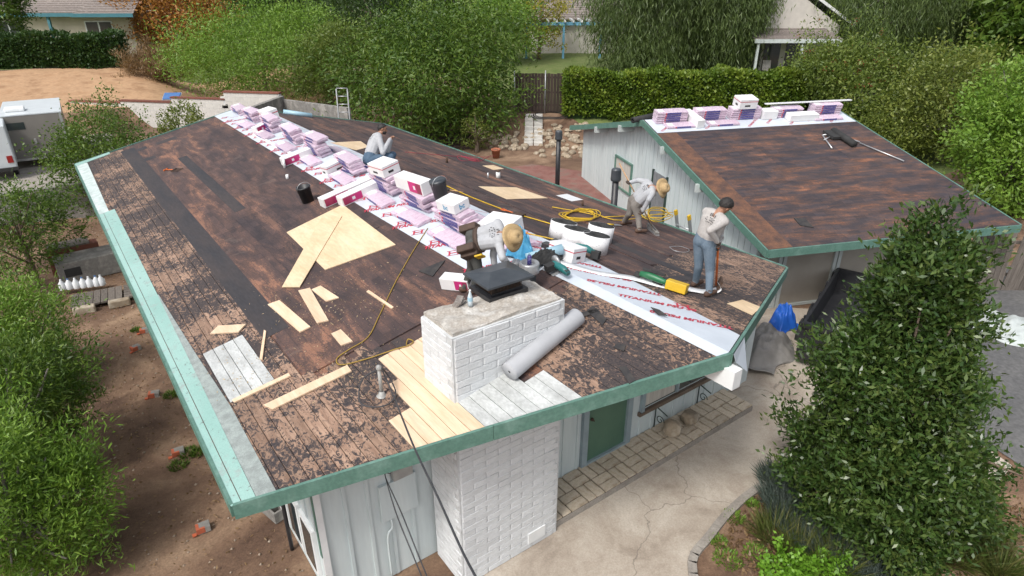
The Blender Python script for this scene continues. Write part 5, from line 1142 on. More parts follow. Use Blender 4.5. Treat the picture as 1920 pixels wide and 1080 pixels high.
# roof vents
for px, py, h_, r_, mt, fr_, pf, lab in ((534, 315, .26, .03, 'white_paint', FL, PL, 'thin white vent pipe below the long carton'), (539, 335, .1, .035, 'white_paint', FL, PL, 'short white vent stub near the black bucket'), (838, 305, .17, .035, 'rust', FR, PR, 'rusty vent stub on the far slope'), (934, 333, .18, .06, 'white_paint', FR, PR, 'white vent with rusty cap on the far slope'), (915, 335, .16, .02, 'alu', FR, PR, 'thin vent pipe beside the capped vent'), (1092, 386, .13, .03, 'rust', FR, PR, 'small rusty pipe near the coiled hose')):
    t = lathe_thing('roof_vent', lab, 'vent', Matrix.Translation(pf(px, py)), [('pipe', [(.001, -.03), (r_, -.03), (r_, h_), (r_*.8, h_), (r_*.8, h_-.03), (.001, h_-.03)], mt, 12)])
    if r_ > .05: m = MB(); m.lathe([(.001, h_+.03), (.075, h_+.02), (.075, h_), (.061, h_-.002)], 12); m.build('cap', 'rust', t)
# chimney top: spark arrestor, second flue, bottle, slates
c = PG(935, 540, 4.12); t = thing('chimney_cap', 'black sheet metal cap with mesh sides on the white chimney', 'chimney cap', FG((c.x, c.y, 4.08), -.02))
m = MB(); m.prism([(-.3, -.24), (.3, -.24), (.3, .24), (-.3, .24)], 0, .06); m.prism([(-.25, -.19), (.25, -.19), (.25, .19), (-.25, .19)], .06, .085); m.build('base_flange', 'black_metal', t)
m = MB()
for i in range(22): f = -.23+.46*i/21; m.box(f-.004, f+.004, -.186, -.178, .085, .215); m.box(f-.004, f+.004, .178, .186, .085, .215)
for i in range(16): f = -.178+.356*i/15; m.box(-.236, -.228, f-.004, f+.004, .085, .215); m.box(.228, .236, f-.004, f+.004, .085, .215)
m.build('mesh_screen', 'rust', t); m = MB(); m.box(-.2, .2, -.15, .15, .086, .2); m.build('flue', 'rubber', t)
m = MB(); v_ = [(-.36, -.3, .215), (.36, -.3, .215), (.36, .3, .215), (-.36, .3, .215), (-.355, -.295, .24), (.355, -.295, .24), (.355, .295, .24), (-.355, .295, .24), (-.12, 0, .30), (.12, 0, .30)]
m.add(v_, [(3, 2, 1, 0), (0, 1, 5, 4), (1, 2, 6, 5), (2, 3, 7, 6), (3, 0, 4, 7), (4, 5, 9, 8), (5, 6, 9), (6, 7, 8, 9), (7, 4, 8)]); m.build('lid', 'dark_cap', t)
p = PL(992, 545); lathe_thing('flue_pipe', 'short black flue with thick grey collar behind the chimney', 'flue', Matrix.Translation(p), [('pipe', [(.001, -.03), (.1, -.03), (.1, .3), (.001, .3)], 'black_metal', 18), ('collar', [(.09, .301), (.145, .301), (.15, .32), (.15, .44), (.14, .46), (.11, .46), (.11, .4), (.001, .4)], 'tool_grey', 22)])
lathe_thing('spray_can', 'dark blue spray can standing on the flue collar', 'can', Matrix.Translation(p+Vector((0, 0, .405))), [('can', [(.001, 0), (.034, 0), (.034, .15), (.02, .17), (.001, .17)], 'label_navy', 12), ('nozzle', [(.001, .171), (.012, .171), (.012, .195), (.001, .195)], 'light_blue', 8)])
p2 = PL(968, 532); lathe_thing('tin_can', 'tall silver can beside the flue collar', 'can', Matrix.Translation(p2+Vector((0, 0, .005))), [('can', [(.001, 0), (.075, 0), (.075, .35), (.06, .38), (.02, .38), (.02, .40), (.001, .40)], 'tool_grey', 16)])
q = PG(882, 573, 4.1); lathe_thing('water_bottle', 'clear water bottle with blue label on the chimney top', 'bottle', FG(q), [('bottle', [(.001, 0), (.032, 0), (.033, .06), (.03, .13), (.014, .18), (.013, .2), (.001, .2)], 'water', 12), ('label', [(.0335, .07), (.0335, .12)], 'light_blue', 12), ('cap', [(.001, .201), (.015, .201), (.015, .218), (.001, .218)], 'carton', 8)])
q = PG(860, 570, 4.1)
for i in range(3): m = MB(); m.prism([(-.11, -.04), (.1, -.05), (.12, .03), (-.08, .05)], 0, .014); tag(m.build('slate_piece', 'old_flash', None, FG(q+Vector((.01*i, .012*i, .003+i*.016)), .5+i*.2)), 'broken slate piece stacked on the chimney top', 'slate', 'slate pieces on the chimney')
# service mast and cables
p = PL(716, 742); t = lathe_thing('service_mast', 'grey power mast with flared boot at the roof edge', 'mast', Matrix.Translation(p), [('boot', [(.07, .0), (.04, .03), (.03, .07), (.027, .07)], 'meter_grey', 14), ('pipe', [(.001, -.02), (.024, -.02), (.024, .42), (.001, .42)], 'meter_grey', 10), ('weatherhead', [(.025, .38), (.036, .4), (.032, .44), (.001, .46)], 'meter_grey', 12)])
def cord(name, label, pts, r, mat, cat='cable', n=6, group=None): m = MB(); m.tube(spline(pts, n), r, 6); return tag(m.build(name, mat), label, cat, group)
e0 = p+Vector((.02, -.02, .42)); cord('service_cable', 'thick black twisted power cable dropping from the mast past the wall', [e0, PL(735, 735, .2), at(775, 835, 6.2), at(820, 930, 5.5), at(870, 1040, 4.9), at(920, 1130, 4.5)], .010, 'cable')
cord('service_cable', 'loop of black wire tangled round the mast foot', [e0, p+Vector((-.2, .1, .25)), p+Vector((-.3, -.05, .04)), p+Vector((-.1, -.25, .03)), p+Vector((.12, -.16, .06)), p+Vector((.15, .1, .2)), e0], .009, 'cable')
e1 = PY(722, 892, -.1)
for i, dx in enumerate((0, 10)): cord('drop_wire', 'thin black wire pair running down from the eave box', [PY(722+dx, 888, .1), e1, at(742+dx, 960, 5.9), at(778+dx, 1050, 5.4), at(815+dx, 1140, 5.)], .006, 'cable', group='thin drop wires')
# cords and hoses
cord('extension_cord', 'tan cord curving over the left slope past the plywood', [PL(*q, .02) for q in ((802, 428), (775, 470), (742, 528), (712, 590), (690, 632), (655, 655), (632, 672), (640, 684), (690, 672), (740, 655), (765, 648), (775, 640), (765, 636), (762, 646))], .008, 'hose_tan', 'cord')
HG = 'yellow air hoses on the far slope'
cord('air_hose', 'yellow hose running straight along the far side of the ridge', [PR(*q, .02) for q in ((830, 345), (880, 368), (950, 395), (1010, 413), (1070, 430), (1110, 438), (1126, 420))], .012, 'hose_yellow', 'hose', group=HG)
cord('air_hose', 'yellow hose passing behind the bending man', [PR(*q, .02) for q in ((905, 415), (960, 430), (1000, 440), (1040, 449))], .012, 'hose_yellow', 'hose', group=HG)
cx = [PR(1035, 388, .03)]
for i in range(34): a = i*.9; cx.append(PR(1080+math.cos(a)*(34+6*math.sin(i*1.7))+i*.5, 403+math.sin(a)*(9+3*math.sin(i)), .03+.03*((i*7) % 5)/5))
cx += [PR(*q, .03) for q in ((1150, 412), (1200, 408), (1240, 400), (1262, 398))]; cord('air_hose', 'tangled yellow hose coil left of the sweeping man', cx, .011, 'hose_yellow', 'hose', 4, HG)
cx = [PR(1130, 407, .03)]
for i in range(26): a = i*.85; cx.append(PR(1232+math.cos(a)*(22+7*math.sin(i*1.3)), 402+math.sin(a)*(10+4*math.sin(i*.7)), .05+.07*abs(math.sin(i*.9))))
cord('air_hose', 'heaped yellow hose between the sweeping man and the ladder', cx, .011, 'hose_yellow', 'hose', 4, HG)
pm('red_cord', (.35, .03, .06), (.3, .03, .05), 4, .6)
cx = [PR(760, 285, .02)]+[PR(870+i*3+math.cos(i*1.9)*22, 297+math.sin(i*2.3)*6, .02) for i in range(14)]; cord('cord', 'thin red cord scribbled on the far slope', cx, .006, 'red_cord', 'cord', 4)
cord('wire_loop', 'pale wire loop lying near the shovelling man', [PR(*q, .01) for q in ((1255, 463), (1275, 462), (1292, 468), (1285, 473), (1265, 470), (1255, 463))], .006, 'tool_grey', 'wire')
# power tools
def tool(name, label, M, body, mat, extra):
    t = thing(name, label, 'power tool', M); m = MB(); m.tube(body, [.045, .06, .055, .045, .03], 10); m.build('housing', mat, t)
    for pn, bx_, mt in extra: m = MB(); m.box(*bx_); m.build(pn, mt, t, bevel=.008)
    return t
M, l = between(FL, PL(1030, 500), PL(1065, 525)); tool('circular_saw', 'teal circular saw with silver base plate by the chimney', M, [(0, .3, .12), (0, .15, .14), (0, .0, .13), (0, -.1, .12), (0, -.16, .1)], 'teal_tool', [('base_plate', (-.16, .12, -.28, .04, 0, .012), 'tool_grey'), ('motor', (.02, .17, -.12, .0, .06, .17), 'rubber'), ('handle', (-.03, .03, .1, .3, .1, .17), 'rubber')])
m = MB(); m.lathe([(.001, -.006), (.11, -.006), (.11, .03), (.001, .03)], 22, 0, Matrix.Translation((-.07, -.12, .11)) @ Matrix.Rotation(math.pi/2, 4, 'Y')); m.build('blade_guard', 'tool_grey', [o for o in bpy.data.objects if o.name.startswith('circular_saw')][0])
M, l = between(FR, PR(1040, 468), PR(1100, 485)); tool('cordless_tool', 'dark teal cordless tool with black attachment on the membrane', M, [(0, .4, .12), (0, .25, .16), (0, .1, .15), (0, -.05, .12), (0, -.12, .1)], 'teal_tool', [('battery', (-.07, .07, .36, .5, .03, .16), 'rubber'), ('head', (-.09, .1, -.36, -.1, .0, .16), 'rubber'), ('grip', (-.03, .03, .05, .12, 0, .14), 'rubber'), ('foot', (-.05, .14, -.5, -.36, 0, .08), 'black_metal')])
M, l = between(FR, PR(1205, 528), PR(1268, 548)); tool('nail_gun', 'green and black nail gun with yellow magazine on the membrane edge', M, [(0, -.34, .1), (0, -.2, .11), (0, -.05, .1), (0, .05, .09), (0, .12, .08)], 'green_tool', [('magazine', (-.08, .08, .1, .42, .01, .15), 'yellow'), ('battery', (-.13, -.03, -.14, .02, 0, .12), 'rubber'), ('nose', (-.035, .035, -.42, -.33, .04, .12), 'rubber'), ('handle', (-.025, .025, -.32, .05, .17, .21), 'rubber')])
b = PL(975, 478); o = heap('plastic_bag', 'crumpled blue plastic bag of bottles beside the bending man', b+Vector((0, 0, .01)), .2, .24, .42, 'bag_blue', 12); o['category'] = 'bag'
p = PR(1018, 490); o = heap('tool_bag', 'black tool bag lying open behind the flue', p+Vector((0, 0, .01)), .36, .14, .16, 'rubber', 15); o['category'] = 'bag'
M, l = between(FL, PL(1000, 490), PL(1045, 478), .08); m = MB(); m.lathe([(.001, -.3), (.085, -.3), (.085, .3), (.001, .3)], 16); t = tag(m.build('membrane_roll', 'light_blue', None, M @ Matrix.Rotation(-math.pi/2, 4, 'X')), 'pale blue roll end beside the flue', 'roll')
p = PR(970, 405); t = thing('dustpan', 'orange dustpan with round handle on the far slope', 'dustpan', FR(p, .5, .006)); m = MB(); m.box(-.16, .16, -.12, .1, 0, .05); m.build('pan', 'rust', t); m = MB(); m.tube(spline([(0, .1, .04), (-.02, .22, .05), (-.06, .3, .05), (-.02, .38, .05), (.05, .34, .05), (.0, .25, .05)], 4), .014, 6); m.build('handle', 'orange_tool', t)
p = PR(828, 337); m = MB(); m.cbox((0, 0, .03), (.22, .12, .06)); m.cbox((.02, 0, .075), (.1, .08, .03)); tag(m.build('tape_tool', 'orange_tool', None, FR(p, .3, .004), bevel=.01), 'orange hand tool lying on the far slope', 'tool')
p = PR(855, 360); t = thing('hammer', 'hammer lying by the ridge bundles', 'hammer', FR(p, .9, .02)); m = MB(); m.tube([(0, -.16, 0), (0, .16, 0)], .014, 8); m.build('handle', 'wood_handle', t); m = MB(); m.cbox((0, .17, 0), (.13, .035, .035)); m.build('head', 'black_metal', t)
p = PL(326, 320); t = thing('hand_fork', 'rusty red garden fork lying on the left slope', 'fork', FL(p, .5, .02)); m = MB(); m.tube([(0, .0, .01), (0, .3, .01)], .015, 8); m.build('handle', 'orange_tool', t); m = MB(); m.cbox((0, .32, .01), (.14, .03, .03)); m.build('grip', 'orange_tool', t)
for i in range(4): m = MB(); m.tube([(-.09+i*.06, -.02, .01), (-.1+i*.066, -.28, .0)], .007, 5); m.build('tine', 'rust', t)
m = MB(); m.cbox((0, -.01, .01), (.2, .025, .02)); m.build('bridge', 'rust', t)
p = PR(1150, 423); t = thing('trowel', 'trowel with yellow handle behind the sweeping man', 'trowel', FR(p, 1.3, .02)); m = MB(); m.tube([(0, 0, 0), (0, .16, 0)], .018, 8); m.build('handle', 'yellow', t); m = MB(); m.prism([(-.05, 0), (.05, 0), (.03, -.2), (-.03, -.2)], -.004, .004); m.build('blade', 'tool_grey', t)
# ------------------------------------------------------------------ materials on the outbuilding ridge
def mem2():
    mb = MB(); a, b = .03, LN-.02; v_ = [(a, W2-.95, 0), (b, W2-.9, 0), (b, W2, 0), (a, W2, 0), (a, W2+.9, 0), (b, W2+.9, 0)]
    mb.add([(x, y, z2((x, y))+.012) for x, y, _ in v_], [(0, 1, 2, 3), (3, 2, 5, 4)]); o = tag(mb.build('membrane', 'membrane', None, M2), 'pale printed membrane along the outbuilding ridge', 'membrane'); o.modifiers.new('t', 'SOLIDIFY').thickness = .003
    sm_ = text_mesh('TITANIUM PSU 30', .105, 'print_red', 0, .2, bold=.002)
    for i in range(9): P = M2 @ Vector((.5+i*.72, W2-.6+.15*(i % 2), z2((0, W2-.6+.15*(i % 2))))); link('lettering', sm_, o, M2.inverted() @ FB(P, .75, .016))
mem2()
def on2(u, v, a=0, h=0): return FB(M2 @ Vector((u, v, z2((u, v)))), a, h)
for u, n, ds in ((.75, 5, 'at the gable edge'), (2.05, 5, 'behind the long white carton'), (3.25, 5, 'carrying a white carton'), (4.75, 4, 'under the strip middle'), (6.15, 5, 'beside the black pad')):
    for i in range(n): bundle(on2(u, W2-.2, math.pi/2+rnd.uniform(-.03, .03), .018+i*.07), ('topmost' if i == n-1 else 'lower')+' pink shingle bundle in the outbuilding stack '+ds, 'shingle bundles stacked on the outbuilding ridge')
for u in (.95, 2.35, 6.0): bundle(on2(u, W2-.58, math.pi/2, .018), 'single pink bundle lying below an outbuilding ridge stack', 'single bundles on the outbuilding ridge')
carton(on2(3.2, W2-.2, math.pi/2, .375), .6, .42, .3, 'white carton on top of an outbuilding ridge stack', 'plain'); carton(on2(1.45, W2-.35, .1, .02), .9, .26, .24, 'long white carton between the first two outbuilding stacks', 'x'); carton(on2(5.1, W2-.55, math.pi/2, .02), 1., .3, .2, 'long white carton lying on the outbuilding membrane', 'x'); carton(on2(4.05, W2-.3, math.pi/2, .02), .5, .3, .26, 'short white carton in the gap of the outbuilding stacks', 'x')
m = MB(); m.box(4.0, 7.1, W2-.25, W2-.13, z2((0, W2-.2))+.385, z2((0, W2-.2))+.415); tag(m.build('flashing_strip', 'paper_white', None, M2), 'long white strip laid across the outbuilding stacks', 'flashing')
a, b = PB(1560, 250), PB(1600, 277); M, l = between(FB, a, b, .1); t = thing('pad_roll', 'rolled black pad on a metal bracket on the rusty roof', 'roll', M); m = MB(); m.lathe([(.001, -l/2), (.1, -l/2), (.1, l/2), (.001, l/2)], 16, 0, Matrix.Rotation(math.pi/2, 4, 'X')); m.build('pad', 'rubber', t); m = MB(); m.box(-.02, .35, -l/2, -l/2+.5, -.06, .02); m.build('pad_flap', 'rubber', t)
t = thing('roof_bracket', 'aluminium roof bracket arm beside the black pad', 'bracket', Matrix())
for q0, q1 in (((1542, 253), (1568, 252)), ((1542, 253), (1560, 278)), ((1560, 250), (1612, 266)), ((1545, 262), (1560, 255)), ((1612, 268), (1695, 302))):
    m = MB(); m.tube([PB(*q0, .05), PB(*q1, .05)], .02, 6); m.build('bar', 'alu', t)
t = lathe_thing('roof_jack', 'black pipe roll behind the outbuilding ridge end', 'roll', on2(.3, W2+.4, .3, .1) @ Matrix.Rotation(math.pi/2, 4, 'Y'), [('pipe', [(.06, -.6), (.09, -.6), (.09, .5), (.06, .5), (.06, -.6)], 'rubber', 16)])
# ------------------------------------------------------------------ people
pm('shirt_grey', (.42, .43, .45), (.36, .37, .39), 5, .9, .2, lo=.4, hi=.7, fine=.15)
pm('shirt_dusty', (.45, .43, .415), (.38, .355, .335), 5, .9, .2, lo=.4, hi=.7, fine=.2)
pm('jeans', (.055, .10, .16), (.09, .14, .20), 6, .9, .2, lo=.4, hi=.7, fine=.2)
pm('jeans_faded', (.11, .16, .215), (.17, .22, .27), 5, .9, .2, lo=.4, hi=.7, fine=.2)
pm('pants_dusty', (.17, .155, .14), (.24, .22, .20), 6, .9, .2, fine=.2)
pm('pants_dark', (.045, .048, .045), (.075, .075, .07), 6, .9, .2)
pm('skin', (.36, .19, .12), (.32, .16, .10), 8, .55)
pm('glove', (.05, .035, .028), (.09, .065, .05), 8, .8, .2)
pm('shoe', (.10, .055, .035), (.07, .04, .03), 7, .8, .2)
pm('hair', (.012, .010, .010), (.022, .018, .016), 30, .6, .4)
pm('straw', (.50, .36, .19), (.42, .29, .14), 14, .8, .4, (1, 1, 4), fine=.3)
pm('print_dark', (.04, .04, .045), (.07, .07, .075), 10, .8)
def capsule(mb, a, ra, b, rb, n=12):
    a, b = Vector(a), Vector(b); d = b-a; L_ = max(d.length, 1e-4); q = d.to_track_quat('Z', 'Y').to_matrix().to_4x4(); M = Matrix.Translation(a) @ q; prof = []
    for i in range(5): t = -math.pi/2+math.pi/2*i/4; prof.append((max(1e-4, ra*math.cos(t)), ra*math.sin(t)))
    for i in range(5): t = math.pi/2*i/4; prof.append((max(1e-4, rb*math.cos(t)), L_+rb*math.sin(t)))
    mb.lathe(prof, n, 0, M, cap=False)
def person(name, label, J, f, mats, hands=('skin', 'skin'), curl=1.0, bulk=1.0):
    """J: joint positions; f: facing direction; one remeshed continuous body, coloured by the nearest limb"""
    J = {k: Vector(v) for k, v in J.items()}; base = (J['footL']+J['footR'])/2; f = Vector(f).normalized()
    up = (J['neck']-J['pelvis']).normalized(); s = f.cross(up).normalized(); fr = up.cross(s).normalized()   # s: person's right
    seg = []
    def C(a, ra, b, rb, m): k_ = bulk if m < 2 else 1; seg.append((Vector(a), ra*k_, Vector(b), rb*k_, m))
    P, Nk = J['pelvis'], J['neck']; waist = P.lerp(Nk, .35); ch = P.lerp(Nk, .72)
    for k in (-1, 1):
        C(P+s*.075*k, .115, waist+s*.065*k, .112, 1); C(waist+s*.065*k, .112, ch+s*.085*k, .12, 0); C(ch+s*.085*k, .12, Nk+s*.11*k-up*.05, .085, 0)
        C(waist+s*.06*k-up*.03, .122, ch+s*.08*k, .12, 0)
    for side, k in (('L', -1), ('R', 1)):
        sh = Nk+s*.165*k-up*.055; hip = P+s*.095*k-up*.02; el, ha = J['elb'+side], J['hand'+side]; kn, ft = J['knee'+side], J['foot'+side]
        C(Nk+s*.06*k-up*.03, .075, sh, .07, 0); C(sh, .066, el, .055, 0); C(el, .054, ha, .042, 0)
        C(hip, .102, kn, .068, 1); C(kn, .068, ft+Vector((0, 0, .09)), .052, 1)
        toe = Vector((J.get('toe', f).x, J.get('toe', f).y, 0)).normalized(); toe.z = J.get('toez', Vector((0, 0, 0))).z
        C(ft+Vector((0, 0, .055))-toe*.05, .048, ft+Vector((0, 0, .04))+toe*.16, .036, 3); C(ft+Vector((0, 0, .06)), .052, ft+Vector((0, 0, .1)), .05, 3)
        hd = (ha-el).normalized(); hm = 5 if side == 'L' else 6; pl_n = hd.cross(s).normalized(); sd = hd.cross(pl_n).normalized()
        C(ha, .03, ha+hd*.055+sd*.018, .028, hm); C(ha, .03, ha+hd*.055-sd*.018, .028, hm)
        for i in range(4):      # fingers of different length, bent at the knuckle
            r0 = ha+hd*.075+sd*(.027-.018*i); ln = (.036, .042, .04, .03)[i]; k1 = r0+(hd*.8+pl_n*.6*curl).normalized()*ln; k2 = k1+(hd*.1+pl_n*1.*curl).normalized()*ln*.8
            C(r0, .0105, k1, .0098, hm); C(k1, .0098, k2, .0085, hm)
        th = ha+hd*.02+sd*.035; C(th, .013, th+hd*.035+sd*.02+pl_n*.02, .0115, hm); C(th+hd*.035+sd*.02+pl_n*.02, .0115, th+hd*.055+pl_n*.045, .0095, hm)
    hf = Vector(J.get('look', f)).normalized(); hc = J['head']; hu = (hc-Nk).normalized(); hu = (hu-hf*hu.dot(hf)).normalized(); hs = hf.cross(hu)
    C(Nk-up*.03, .06, hc-hu*.05, .055, 2); C(hc+hu*.025-hf*.012, .088, hc+hu*.03+hf*.012, .086, 2); C(hc-hu*.045+hf*.03, .062, hc-hu*.07+hf*.045, .045, 2)
    C(hc+hf*.092-hu*.0, .012, hc+hf*.105-hu*.03, .016, 2); C(hc+hf*.085-hu*.062, .014, hc+hf*.087-hu*.066, .014, 2)
    for k in (-1, 1): C(hc+hs*.085*k-hf*.005+hu*.012, .014, hc+hs*.088*k-hf*.01-hu*.02, .011, 2); C(hc+hf*.078+hs*.032*k+hu*.012, .014, hc+hf*.08+hs*.03*k+hu*.012, .014, 2)
    mb = MB()
    for a, ra, b, rb, _ in seg: capsule(mb, a-base, ra, b-base, rb)
    me = mb.mesh('tmp', 'skin'); o = bpy.data.objects.new('tmp', me); COL.objects.link(o)
    r = o.modifiers.new('r', 'REMESH'); r.mode = 'VOXEL'; r.voxel_size = .0095; sm_ = o.modifiers.new('s', 'SMOOTH'); sm_.iterations = 3; sm_.factor = .5
    body = bpy.data.meshes.new_from_object(o.evaluated_get(bpy.context.evaluated_depsgraph_get())); bpy.data.objects.remove(o); body.name = name
    n = len(body.polygons); cen = np.empty(n*3); body.polygons.foreach_get('center', cen); cen = cen.reshape(-1, 3); best = np.full(n, 9.); idx = np.zeros(n, int)
    for a, ra, b, rb, m in seg:
        A = np.array(a-base); D = np.array(b-base)-A; t = np.clip(((cen-A)@D)/max(D@D, 1e-9), 0, 1); dd = np.linalg.norm(cen-A-t[:, None]*D, axis=1)-(ra+(rb-ra)*t)
        k = dd < best; best[k] = dd[k]; idx[k] = m
    body.materials.clear()
    for q in (mats[0], mats[1], 'skin', 'shoe', 'hair', hands[0], hands[1]): body.materials.append(MATS[q])
    hl = cen-np.array(hc-base)
    body.polygons.foreach_set('material_index', idx); body.polygons.foreach_set('use_smooth', np.ones(n, bool)); body.update()
    ob = tag(link(name, body, None, Matrix.Translation(base)), label, 'person')
    for k in (-1, 1):    # eyes and brows
        m = MB(); m.lathe([(.001, -.006), (.009, -.003), (.009, .003), (.001, .006)], 8, 0, frame(hs, hf, hc-base+hf*.091+hs*.031*k+hu*.012)); m.build('eye', 'print_dark', ob)
        m = MB(); m.cbox((0, 0, 0), (.036, .008, .008)); m.build('eyebrow', 'hair', ob, frame(hs, hf, hc-base+hf*.092+hs*.032*k+hu*.03))
    m = MB(); m.cbox((0, 0, 0), (.045, .008, .006)); m.build('mouth', 'terracotta', ob, frame(hs, hf, hc-base+hf*.097-hu*.058))
    return ob, dict(hc=hc-base, hf=hf, hu=hu, hs=hs, base=base, ch=ch-base, up=up, s=s, fr=fr)
def hair(ob, g, low=-.02, back=.02):
    bm = bmesh.new(); bmesh.ops.create_icosphere(bm, subdivisions=4, radius=1); M = Matrix((g['hs'], g['hf'], g['hu'])).transposed()
    for v in list(bm.verts):
        x, y, z = v.co
        if z < -.15-.75*max(0, -y)+.75*max(0, y): bm.verts.remove(v)
    for v in bm.verts:
        k = 1+.05*math.sin(v.co.x*23+v.co.y*17)*math.sin(v.co.z*19); v.co = g['hc']+M @ Vector((v.co.x*.098*k, v.co.y*.110*k-.006, v.co.z*.108*k+.026))
    me = bpy.data.meshes.new('hair'); bm.to_mesh(me); bm.free(); me.materials.append(MATS['hair'])
    for p in me.polygons: p.use_smooth = True
    link('hair', me, ob).modifiers.new('t', 'SOLIDIFY').thickness = .008
def hat(ob, g, tilt=.15):
    M = frame(g['hs'], (g['hu']-g['hf']*tilt*0+g['hf']*-.0).normalized(), g['hc']+g['hu']*.055) @ Matrix.Rotation(-tilt, 4, 'X')
    m = MB(); n = 28; prof = [(.205, -.02), (.18, .0), (.14, .006), (.108, .012), (.104, .06), (.092, .11), (.06, .128), (.001, .125)]
    m.lathe(prof, n, 0, M, cap=False); o = m.build('straw_hat', 'straw', ob); o.modifiers.new('t', 'SOLIDIFY').thickness = .006
    for i, v in enumerate(o.data.vertices):
        l = M.inverted() @ v.co
        if l.xy.length > .13: v.co = M @ Vector((l.x, l.y, l.z+.05*(abs(l.x)/.235)**2-.035*(max(0, l.y)/.235)))
    m = MB(); m.lathe([(.1065, .014), (.1065, .035)], 24, 0, M, cap=False); m.build('hat_band', 'leather', ob)
def back_print(ob, g):
    M = frame(g['s'], -g['fr'], g['ch']-g['fr']*.16+g['up']*.02); m = MB()
    for (y, wd, h_) in ((.09, .10, .05), (.04, .15, .018), (.01, .17, .022), (-.025, .12, .015)):
        k = int(wd/.02)
        for i in range(k):
            if rnd.random() < .75: m.cbox((-wd/2+wd*(i+.5)/k, y+rnd.uniform(-.006, .006), 0), (wd/k*.6, h_*rnd.uniform(.6, 1), .001))
    o = m.build('back_print', 'print_dark', ob, M); w_ = o.modifiers.new('w', 'SHRINKWRAP'); w_.target = ob; w_.wrap_method = 'PROJECT'; w_.use_project_z = True; w_.use_negative_direction = True; w_.use_positive_direction = True; w_.offset = .004
R0 = Vector(_r0); FW = Vector((math.sin(YAW), math.cos(YAW), 0))
def dep(P): return float(np.dot(np.array(P)-CAM, _fw))
# standing man with the shovel
fL, fR = PR(1303, 537), PR(1328, 556); d0 = dep((fL+fR)/2); a_ = lambda px, py, dd=0: at(px, py, d0+dd)
f4 = (R0*.75+FW*.55)
ob, g = person('person', 'man in dusty grey long sleeved shirt and faded jeans pushing a shovel', dict(footL=fL, footR=fR, pelvis=a_(1322, 455, -.38), neck=a_(1344, 400, -.62), head=a_(1360, 386, -.68), kneeL=a_(1310, 500, -.1), kneeR=a_(1331, 508, -.28),
     elbL=a_(1352, 428, -.3), elbR=a_(1331, 432, -.78), handL=a_(1347, 458, -.35), handR=a_(1344, 452, -.6), look=(R0*.8+FW*.3+Vector((0, 0, -.55))), toe=f4), f4, ('shirt_dusty', 'jeans_faded'), ('glove', 'glove'))
hair(ob, g); back_print(ob, g)
hp = a_(1346, 460, -.45); bl = PR(1341, 545); t = thing('shovel', 'long handled orange shovel scraping the right slope', 'shovel', Matrix.Translation(bl)); m = MB(); m.tube([(0, 0, .1), tuple(hp-bl+Vector((0, 0, .06)))], .016, 8); m.build('shaft', 'orange_tool', t)
m = MB(); m.tube(spline([hp-bl+Vector((-.06, .02, .07)), hp-bl+Vector((0, 0, .05)), hp-bl+Vector((.06, -.02, .07)), hp-bl+Vector((.06, -.02, .14)), hp-bl+Vector((-.06, .02, .14)), hp-bl+Vector((-.06, .02, .07))], 3), .013, 6); m.build('grip', 'tool_grey', t)
m = MB(); m.box(-.12, .12, -.015, .015, .01, .22, 0, Matrix.Rotation(.7, 4, 'Z') @ Matrix.Rotation(.35, 4, 'X')); m.build('blade', 'rust', t)
# sweeping man
fL, fR = PR(1170, 422), PR(1198, 437); d0 = dep((fL+fR)/2); f3 = (R0*.85+FW*.2)
ob, g = person('person', 'stooping man in straw hat sweeping the far slope with a push broom', dict(footL=fL, footR=fR, pelvis=a_(1190, 380, -.3), neck=a_(1222, 349, -.62), head=a_(1239, 354, -.68), kneeL=a_(1180, 401, -.1), kneeR=a_(1197, 408, -.3),
     elbL=a_(1196, 338, -.35), elbR=a_(1217, 374, -.8), handL=a_(1182, 342, -.42), handR=a_(1206, 394, -.62), look=(R0*.7+FW*.15+Vector((0, 0, -.75))), toe=f3), f3, ('shirt_grey', 'pants_dusty'), ('glove', 'glove'))
hat(ob, g, .1); back_print(ob, g)
bp = PR(1224, 436); top = a_(1161, 306, -.32); t = thing('push_broom', 'wide grey push broom held by the stooping man', 'broom', Matrix.Translation(bp)); m = MB(); m.tube([Vector((0, 0, .1)), top-bp], .014, 8); m.build('handle', 'wood_handle', t)
A = Matrix.Rotation(math.atan2(.85, .5), 4, 'Z'); m = MB(); m.box(-.31, .31, -.04, .04, .07, .12, 0, A); m.build('head', 'old_concrete', t, bevel=.01); m = MB()
for i in range(40): x = -.3+.6*i/39; m.box(x-.006, x+.006, -.045, .045, 0, .07, 0, A)
m.build('bristles', 'tool_grey', t)['kind'] = 'stuff'
for q in (-.2, .2): m = MB(); m.tube([A @ Vector((q, 0, .12)), (top-bp)*.2], .008, 5); m.build('brace', 'black_metal', t)
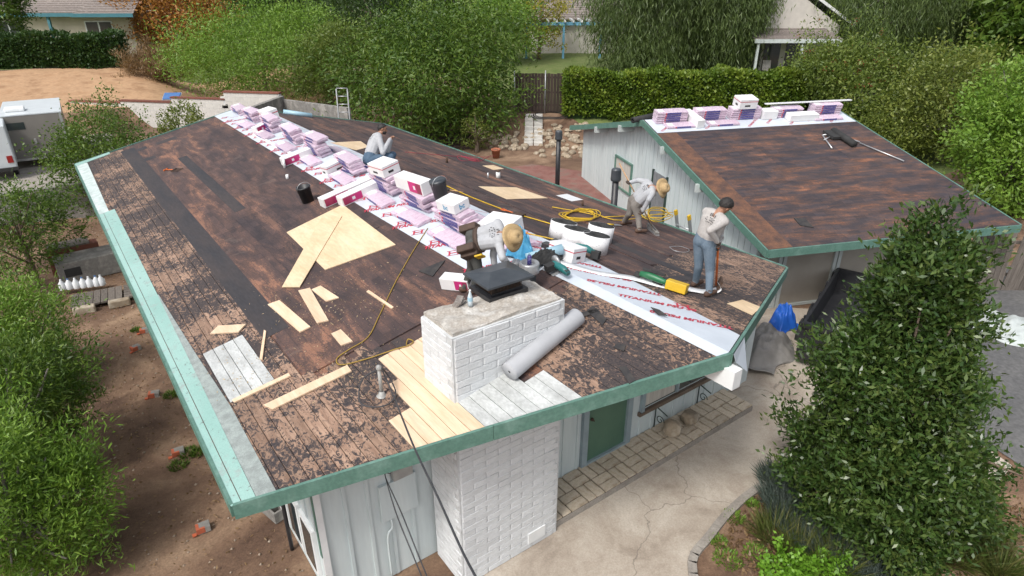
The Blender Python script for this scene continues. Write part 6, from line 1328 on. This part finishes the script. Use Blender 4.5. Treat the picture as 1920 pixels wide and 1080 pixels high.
# bending man with tool belt
fL, fR = PL(872, 548), PL(888, 552); d0 = dep((fL+fR)/2); f2 = (R0*.9+FW*.1)
ob, g = person('person', 'man in straw hat and tool belt bending over beside the white chimney', dict(footL=fL, footR=fR, pelvis=a_(888, 452, -.42), neck=a_(941, 437, -.62), head=a_(958, 447, -.65), kneeL=a_(884, 502, -.12), kneeR=a_(897, 505, -.32),
     elbL=a_(925, 478, -.35), elbR=a_(942, 483, -.78), handL=a_(928, 506, -.25), handR=a_(960, 503, -.6), look=(R0*.7+Vector((0, 0, -1.0))), toe=f2), f2, ('shirt_grey', 'pants_dark'))
hat(ob, g, .05); back_print(ob, g)
m = MB(); P0 = a_(888, 452, -.42)-g['base']; Mb = frame(g['s'], g['up'], P0+g['up']*.1)
m.lathe([(.185, -.035), (.2, -.035), (.2, .035), (.185, .035)], 24, 0, Mb @ Matrix.Diagonal((1.02, .72, 1, 1)), cap=False); belt = m.build('tool_belt', 'leather', ob)
for k, y in ((1, -.02), (-1, -.02), (.75, -.12)):
    m = MB(); m.box(-.055, .055, -.09, .09, -.26, .02, 0, Mb @ Matrix.Translation((.2*k, y, -.02))); m.build('pouch', 'leather', belt, bevel=.02)
m = MB(); m.box(-.012, .012, -.06, .06, -.06, .06, 0, Mb @ Matrix.Translation((.27, -.02, 0))); m.build('yellow_tool', 'yellow', belt)
# seated man
seat = Vector((-.12, 8.1, H+.36)); d0 = dep(seat); f1 = (R0*.85+FW*.45)
kn = a_(735, 293, -.02)
ob, g = person('person', 'bearded man in light grey shirt and jeans sitting on the shingle bundles', dict(footL=a_(733, 316, .35), footR=a_(728, 318, .0), pelvis=a_(692, 299, -.05), neck=a_(708, 253, -.05), head=a_(717, 242, -.05), kneeL=a_(737, 290, .3), kneeR=a_(733, 294, -.12),
     elbL=a_(727, 282, .2), elbR=a_(718, 286, -.3), handL=a_(733, 263, .06), handR=a_(731, 262, -.12), look=(R0*.9+FW*.2+Vector((0, 0, -.15))), toe=f1), f1, ('shirt_grey', 'jeans'), bulk=1.18)
hair(ob, g); back_print(ob, g)
m = MB(); hh = g['hc']; m.lathe([(.001, -.12), (.04, -.115), (.06, -.08), (.062, -.05), (.03, -.045)], 12, 0, frame(g['hs'], g['hu'], hh+g['hf']*.04), cap=False); m.build('beard', 'hair', ob)
